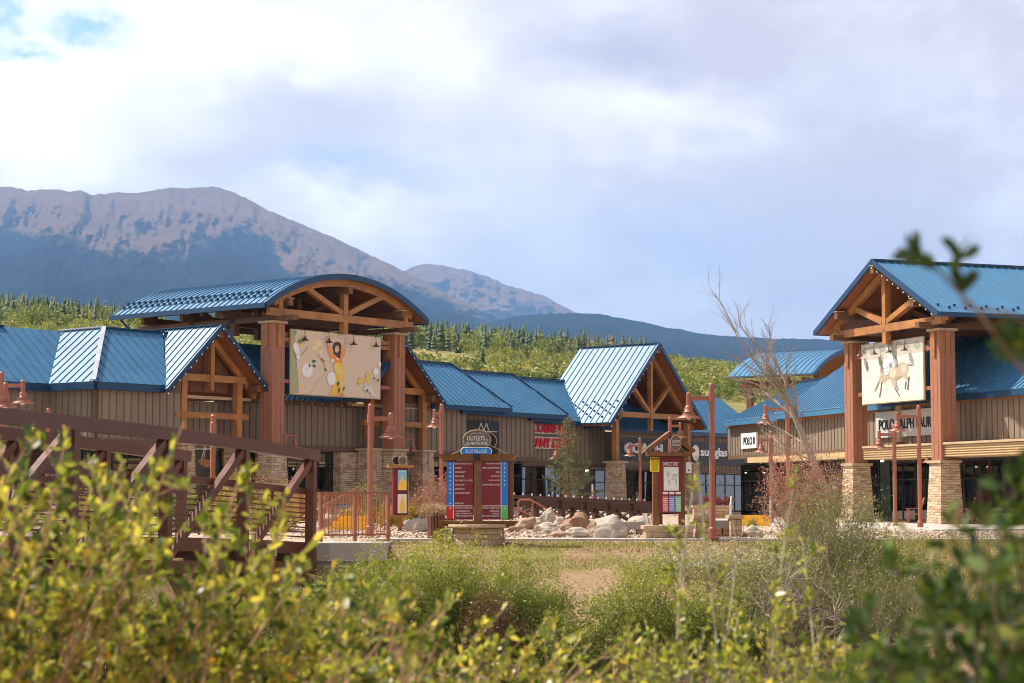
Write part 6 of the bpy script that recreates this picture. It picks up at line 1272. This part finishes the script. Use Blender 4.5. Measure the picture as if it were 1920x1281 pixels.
# ---------------------------------------------------------------- bare leaning tree
YT = 60.0; p = at(1562, 1010, YT); t = thing('bare_tree', 'leafless leaning tree with thin fanned branches before the right shops', 'tree', (p.x, YT, p.z)); m = MB(); K_ = YT/F
def px3(px, py, dy=0.): q = at(px, py, YT); return Vector((q.x-p.x, dy, q.z-p.z))
def limb(pts, r0, r1): n = len(pts); m.tube(pts, [r0+(r1-r0)*i/(n-1) for i in range(n)], 6, False)
limb([px3(1562, 1012), px3(1556, 930, .1), px3(1530, 880), px3(1505, 820, -.1), px3(1482, 762)], .13, .075); limb([px3(1540, 900), px3(1523, 840, .4), px3(1500, 790, .5), px3(1475, 735, .4)], .08, .05)
def twigs(a, d, L, r, lev):
    pts = [a]; q = a.copy(); dd = d.copy()
    for k in range(4): dd = (dd+Vector((rng.normal()*.10-.005, rng.normal()*.12, rng.normal()*.08+.02))).normalized(); q = q+dd*L/4; pts.append(q.copy())
    m.tube(pts, [r, r*.85, r*.7, r*.5, r*.3], 4 if lev else 5, False)
    if lev < 3:
        for k in range(5 if lev == 0 else 4): i = rng.integers(1, 5); nd = (dd+Vector((rng.normal()*.36, rng.normal()*.4, rng.normal()*.30+.12))).normalized(); twigs(pts[i], nd, L*rng.uniform(.4, .7), r*.5, lev+1)
for (px, py, tx_, ty_, r) in ((1482, 762, 1345, 575, .05), (1482, 762, 1405, 590, .05), (1475, 735, 1460, 620, .045), (1475, 735, 1420, 640, .04), (1505, 820, 1470, 690, .045), (1500, 790, 1390, 690, .045), (1523, 840, 1400, 760, .035), (1530, 880, 1440, 800, .03), (1482, 762, 1370, 640, .04), (1475, 735, 1490, 640, .035), (1515, 860, 1395, 830, .03)):
    a = px3(px, py); b = px3(tx_, ty_, rng.normal()*.8); twigs(a, (b-a).normalized(), (b-a).length*.62, r, 1 if r < .04 else 0)
m.build('branches', BARKG, t)
# ---------------------------------------------------------------- dead wood on the bank
def deadwood(label, px, py, Y, n, L, r, ang, grp='dead branches on the river bank'):
    p = at(px, py, Y); t = thing('dead_branch', label, 'branch', p, 0, grp); m = MB()
    a0 = Vector((math.cos(ang), rng.normal()*.2, math.sin(ang))).normalized(); pts = [Vector((0, 0, 0))]; d = a0.copy()
    for k in range(6): d = (d+Vector((rng.normal(), rng.normal(), rng.normal()))*.12).normalized(); pts.append(pts[-1]+d*L/6)
    m.tube(pts, [r*(1-.12*k) for k in range(7)], 6, False); m.build('limb', BARKG, t); m = MB()
    for k in range(n):
        i = rng.integers(1, 7); d2 = (a0*.4+Vector((rng.normal(), rng.normal()*.6, rng.normal()+.1))).normalized(); q = [pts[i]]
        for j in range(4): d2 = (d2+Vector((rng.normal(), rng.normal(), rng.normal()))*.22).normalized(); q.append(q[-1]+d2*L*rng.uniform(.06, .14))
        m.tube(q, [r*.42, r*.36, r*.28, r*.2, r*.1], 4, False)
    m.build('twig', TWIG, t)
deadwood('long grey dead branch crossing the tangle under the leaning tree', 1500, 1075, 45.2, 50, 2.6, .06, -.75); deadwood('grey dead branch leaning left in the tangle', 1640, 1180, 44.6, 50, 2.4, .05, 2.5); deadwood('short upright dead stub below the red twig bush', 1372, 1120, 45, 26, 1.3, .05, 1.35)
deadwood('root like mass of pale dead twigs at lower right', 1690, 1215, 43.6, 90, 1.6, .05, 2.9); deadwood('dead branch with pale twigs below the white flowering bush', 1395, 1215, 43.8, 70, 1.8, .04, .9); deadwood('thin dead branch lying across the dirt slope', 1085, 1150, 46, 8, 1.6, .03, -.08); deadwood('dead branch at the foot of the abutment', 600, 1165, 45, 14, 2.2, .025, .12)
# ---------------------------------------------------------------- grass on the lawn and bank
n = 60000; X = rng.uniform(-5, 24, n); Y = rng.uniform(45.5, 57.2, n); keep = []
for i in range(n):
    d_ = MN.noise(Vector((X[i]*.35, Y[i]*.45, 5)))+.5*MN.noise(Vector((X[i]*1.3, Y[i]*1.3, 2))); thr = -.45 if Y[i] > 51.2 else .18
    if X[i] > 11: thr -= .45
    if d_ > thr and not (1.2 < X[i] < 4.6 and Y[i] < 52): keep.append(i)
X = X[keep]; Y = Y[keep]; n = len(X); Z = np.array([ground_z(a, b) for a, b in zip(X, Y)]); h = rng.uniform(.05, .13, n)*(1+1.4*(Y < 51.5)*(rng.random(n) < .5))*(1+1.3*(X > 11)); a = rng.uniform(0, 6.28, n); wv = .010
B = np.stack([X, Y, Z-.01], 1); e = np.stack([np.cos(a), np.sin(a), 0*a], 1); tip = B+np.stack([rng.normal(size=n)*.35*h, rng.normal(size=n)*.35*h, h], 1)
V = np.stack([B-e*wv, B+e*wv, tip], 1).reshape(-1, 3)
tag(obj('grass', npmesh('grass', V, np.arange(3*n).reshape(n, 3), leaf_mat('grass_blades', [(0, (.10, .12, .025)), (.45, (.26, .24, .06)), (.8, (.44, .35, .13)), (1, (.58, .47, .24))], .35, .7), rng.random(n))), 'short dry lawn grass and weeds on the river bank', 'grass', kind='stuff')

# ---------------------------------------------------------------- near shrubs this side of the river
LEAF = np.array([(0, 0, 0), (.32, .36, .05), (.72, .46, .02), (1, 0, -.10), (.72, -.46, .02), (.32, -.36, .05)])
def leaves(P, D, L, wr=.5):
    n = len(P); D = D/np.linalg.norm(D, axis=1)[:, None]; e = np.cross(D, rng.normal(size=(n, 3))); e /= np.linalg.norm(e, axis=1)[:, None]; nn = np.cross(D, e); L = np.asarray(L).reshape(-1, 1)
    V = np.stack([P+D*L*a+e*L*wr*b+nn*L*c for a, b, c in LEAF], 1).reshape(-1, 3); return V, np.arange(6*n).reshape(n, 6)
def near_bush(label, tips, d0, d1, leaf, nl, mat, lo=0., hi=1., twig=TWIGF, tw=.0055, lean=.9, reach=.34, grp='leafy shrubs close to the camera', name='near_shrub', wr=.5, base=None, full=False):
    xs = sum(t_[0] for t_ in tips)/len(tips); dm = (d0+d1)/2; bx = base if base is not None else (xs-960)/F*dm-lean*.5; t = thing(name, label, 'shrub', (bx, dm, ground_z(bx, dm)), 0, grp); m = MB(); PP = []; DD = []; o = Vector(t.location)
    for (px, py) in tips:
        d = rng.uniform(d0, d1); tip = at(px, py, d)-o; h = tip.z; b = Vector((rng.normal()*.10+(tip.x-0)*.25, rng.normal()*.12, -.05)); side = Vector((lean*.35*rng.uniform(-.35, 1.5), 0, 0))
        mid = b.lerp(tip, .6)-side*.5+Vector((rng.normal()*.05, rng.normal()*.05, .05*h)); pts = [b, b.lerp(mid, .5)-side*.2, mid, mid.lerp(tip, .5)-side*.12+Vector((rng.normal(), rng.normal(), rng.normal()))*.012, tip]
        m.tube(pts, [tw*1.6, tw*1.3, tw, tw*.75, tw*.35], 5, False); q = np.array(pts)
        nb = 3
        for s_ in range(nb+1):
            if s_ == 0: line = q[(1 if full else 2):5]; k = int(nl*1.6) if full else nl
            else:
                a = pts[3].lerp(pts[4], rng.uniform(-.6, .6)); dv = (tip-mid).normalized()*.8+Vector((rng.normal(), rng.normal(), rng.normal()*.6)).normalized()*.7; e_ = a+dv.normalized()*reach*rng.uniform(.25, .6); mm = a.lerp(e_, .5)+Vector((0, 0, .01)); m.tube([a, mm, e_], [tw*.5, tw*.4, tw*.2], 4, False); line = np.array([a, mm, e_]); k = nl//2
            u = np.sqrt(rng.uniform(.12, 1, k))*(len(line)-1.001); i0 = u.astype(int); fr_ = (u-i0)[:, None]; P = line[i0]*(1-fr_)+line[i0+1]*fr_; dirn = (line[-1]-line[0]); dirn = dirn/np.linalg.norm(dirn)
            PP.append(P); DD.append(dirn*.75+rng.normal(size=(k, 3))*.62)
    m.build('stem', twig, t); P = np.concatenate(PP); D = np.concatenate(DD); V, f = leaves(P, D, leaf*rng.uniform(.55, 1.25, len(P)), wr)
    obj('foliage', npmesh('foliage', V, f, mat, lo+(hi-lo)*rng.beta(1.25, 1.7, len(P))), t)
def tips_in(n, x0, x1, top, bot=1290, pw=.75):
    r_ = []
    for k in range(n): x = rng.uniform(x0, x1); y0 = np.interp(x, [a for a, b in top], [b for a, b in top]); r_.append((x, y0+(bot-y0)*rng.random()**pw))
    return r_
TOPL = [(-60, 805), (40, 815), (140, 825), (220, 840), (300, 885), (400, 905), (480, 905), (545, 935), (610, 1035), (760, 1045), (900, 1120), (1100, 1165), (1300, 1090)]
near_bush('near shrub with yellowing leaves at the far left edge of the photo', tips_in(36, -60, 130, TOPL)+[(40, 880), (15, 935)], 5.4, 6.6, .046, 24, FGL)
near_bush('near shrub with yellow and orange leaves before the left part of the bridge', tips_in(36, 110, 300, TOPL)+[(130, 800), (68, 805), (235, 890)], 5.6, 6.8, .045, 24, FGL, lo=.08)
near_bush('near shrub whose topmost sprig stands before the bridge beam', tips_in(30, 280, 460, TOPL)+[(345, 790), (455, 880), (448, 945)], 5.6, 6.6, .045, 24, FGL, lo=.05)
near_bush('near shrub with lit sprigs before the right end of the bridge', tips_in(31, 430, 640, TOPL)+[(535, 925), (560, 965), (462, 905)], 6.0, 7.2, .045, 24, FGL, lo=.1)
near_bush('near shrub before the concrete abutment', tips_in(25, 600, 790, TOPL)+[(700, 1050), (742, 1065)], 6.4, 7.6, .038, 24, FGL, lo=.05)
near_bush('near shrub below the big willow bush', tips_in(30, 760, 980, TOPL, pw=.6), 6.8, 8.0, .037, 22, FGL)
near_bush('near shrub with upright sprigs between the abutment and the big willow', tips_in(22, 620, 900, [(600, 1060), (900, 1110)]), 5.2, 6.2, .038, 24, FGL, lo=-.05, hi=.95)
near_bush('near shrub below the bare dirt slope', tips_in(28, 960, 1200, TOPL, pw=.6)+[(1022, 1165)], 7.0, 8.4, .037, 22, FGL, lo=.1)
TOPR = [(1180, 1150), (1300, 1060), (1400, 1120), (1500, 1080), (1620, 1130), (1750, 1150)]
near_bush('near upright willow with pale stems, its tallest stem beside the kiosk', tips_in(36, 1180, 1420, TOPR, pw=.7)+[(1305, 835), (1302, 900), (1290, 960), (1385, 1030)], 6.6, 8.2, .036, 24, FGL, lo=.12, hi=.92, twig=TWIG, tw=.0045, lean=.08, reach=.26, wr=.40, full=True)
near_bush('near upright willow with pale stems left of the dark near leaves', tips_in(33, 1390, 1640, TOPR, pw=.7)+[(1505, 1010), (1490, 890)], 6.4, 8.0, .036, 24, FGL, lo=.12, hi=.95, twig=TWIG, tw=.0045, lean=.05, reach=.26, wr=.40, full=True)
TOPD = [(1540, 1200), (1640, 1010), (1700, 990), (1790, 960), (1850, 890), (1900, 850), (1980, 800)]
near_bush('dark blurred leafy shrub very close at the lower right edge', tips_in(58, 1560, 1990, TOPD, 1330, .7)+[(1880, 900), (1812, 985), (1700, 990), (1915, 870)], 3.0, 3.7, .043, 20, FGD, twig=BARK, tw=.0035, lean=.1, reach=.18, wr=.44, base=1.05)
# the sprig that hangs in at the top right
bx, by = 1.02, 2.75; t = thing('near_shrub', 'dark out of focus twig hanging before the right tower roof', 'shrub', (bx, by, ground_z(bx, by)), 0, 'leafy shrubs close to the camera'); o = Vector(t.location); m = MB(); PP = []; DD = []
root = [Vector((0, 0, -.05)), Vector((.02, .02, .9)), Vector((.0, 0, 1.5))]; m.tube(root, [.009, .007, .004], 6, False)
for br_ in ([(2080, 760), (1960, 690), (1885, 635)], [(2080, 700), (1900, 590), (1808, 575), (1795, 520), (1806, 470)], [(1830, 580), (1780, 530), (1745, 490), (1715, 468)], [(2080, 800), (1930, 670), (1915, 640)]):
    pts = [root[-1]]+[at(a, b, 2.75)-o for a, b in br_]; m.tube(pts, [.004, .003, .0025, .002, .002, .0015][:len(pts)], 5, False); q = np.array(pts[2:]) if len(pts) > 3 else np.array(pts[1:])
    for k in range(12): i = rng.integers(0, len(q)-1); f = rng.uniform(.3, 1); PP.append(q[i]*(1-f)+q[i+1]*f); DD.append((q[i+1]-q[i])/np.linalg.norm(q[i+1]-q[i])*.8+rng.normal(size=3)*.4)
m.build('stem', BARK, t); V, f = leaves(np.array(PP), np.array(DD), rng.uniform(.03, .045, len(PP)), .5); obj('foliage', npmesh('foliage', V, f, FGD, rng.beta(1.6, 2, len(PP))*.8), t)

# ---------------------------------------------------------------- haze
m = MB(); m.box(-13000, 13000, -60, 27000, -40, 2750)
t_ = NT('haze_air'); v_ = t_.n('ShaderNodeVolumePrincipled'); v_.inputs['Color'].default_value = (.30, .56, 1.0, 1); v_.inputs['Density'].default_value = .000047; v_.inputs['Anisotropy'].default_value = 0.
t_.l(v_.outputs[0], t_.o.inputs['Volume']); tag(m.build('haze', t_.m), 'blue mountain haze filling the valley air', 'haze', kind='stuff')
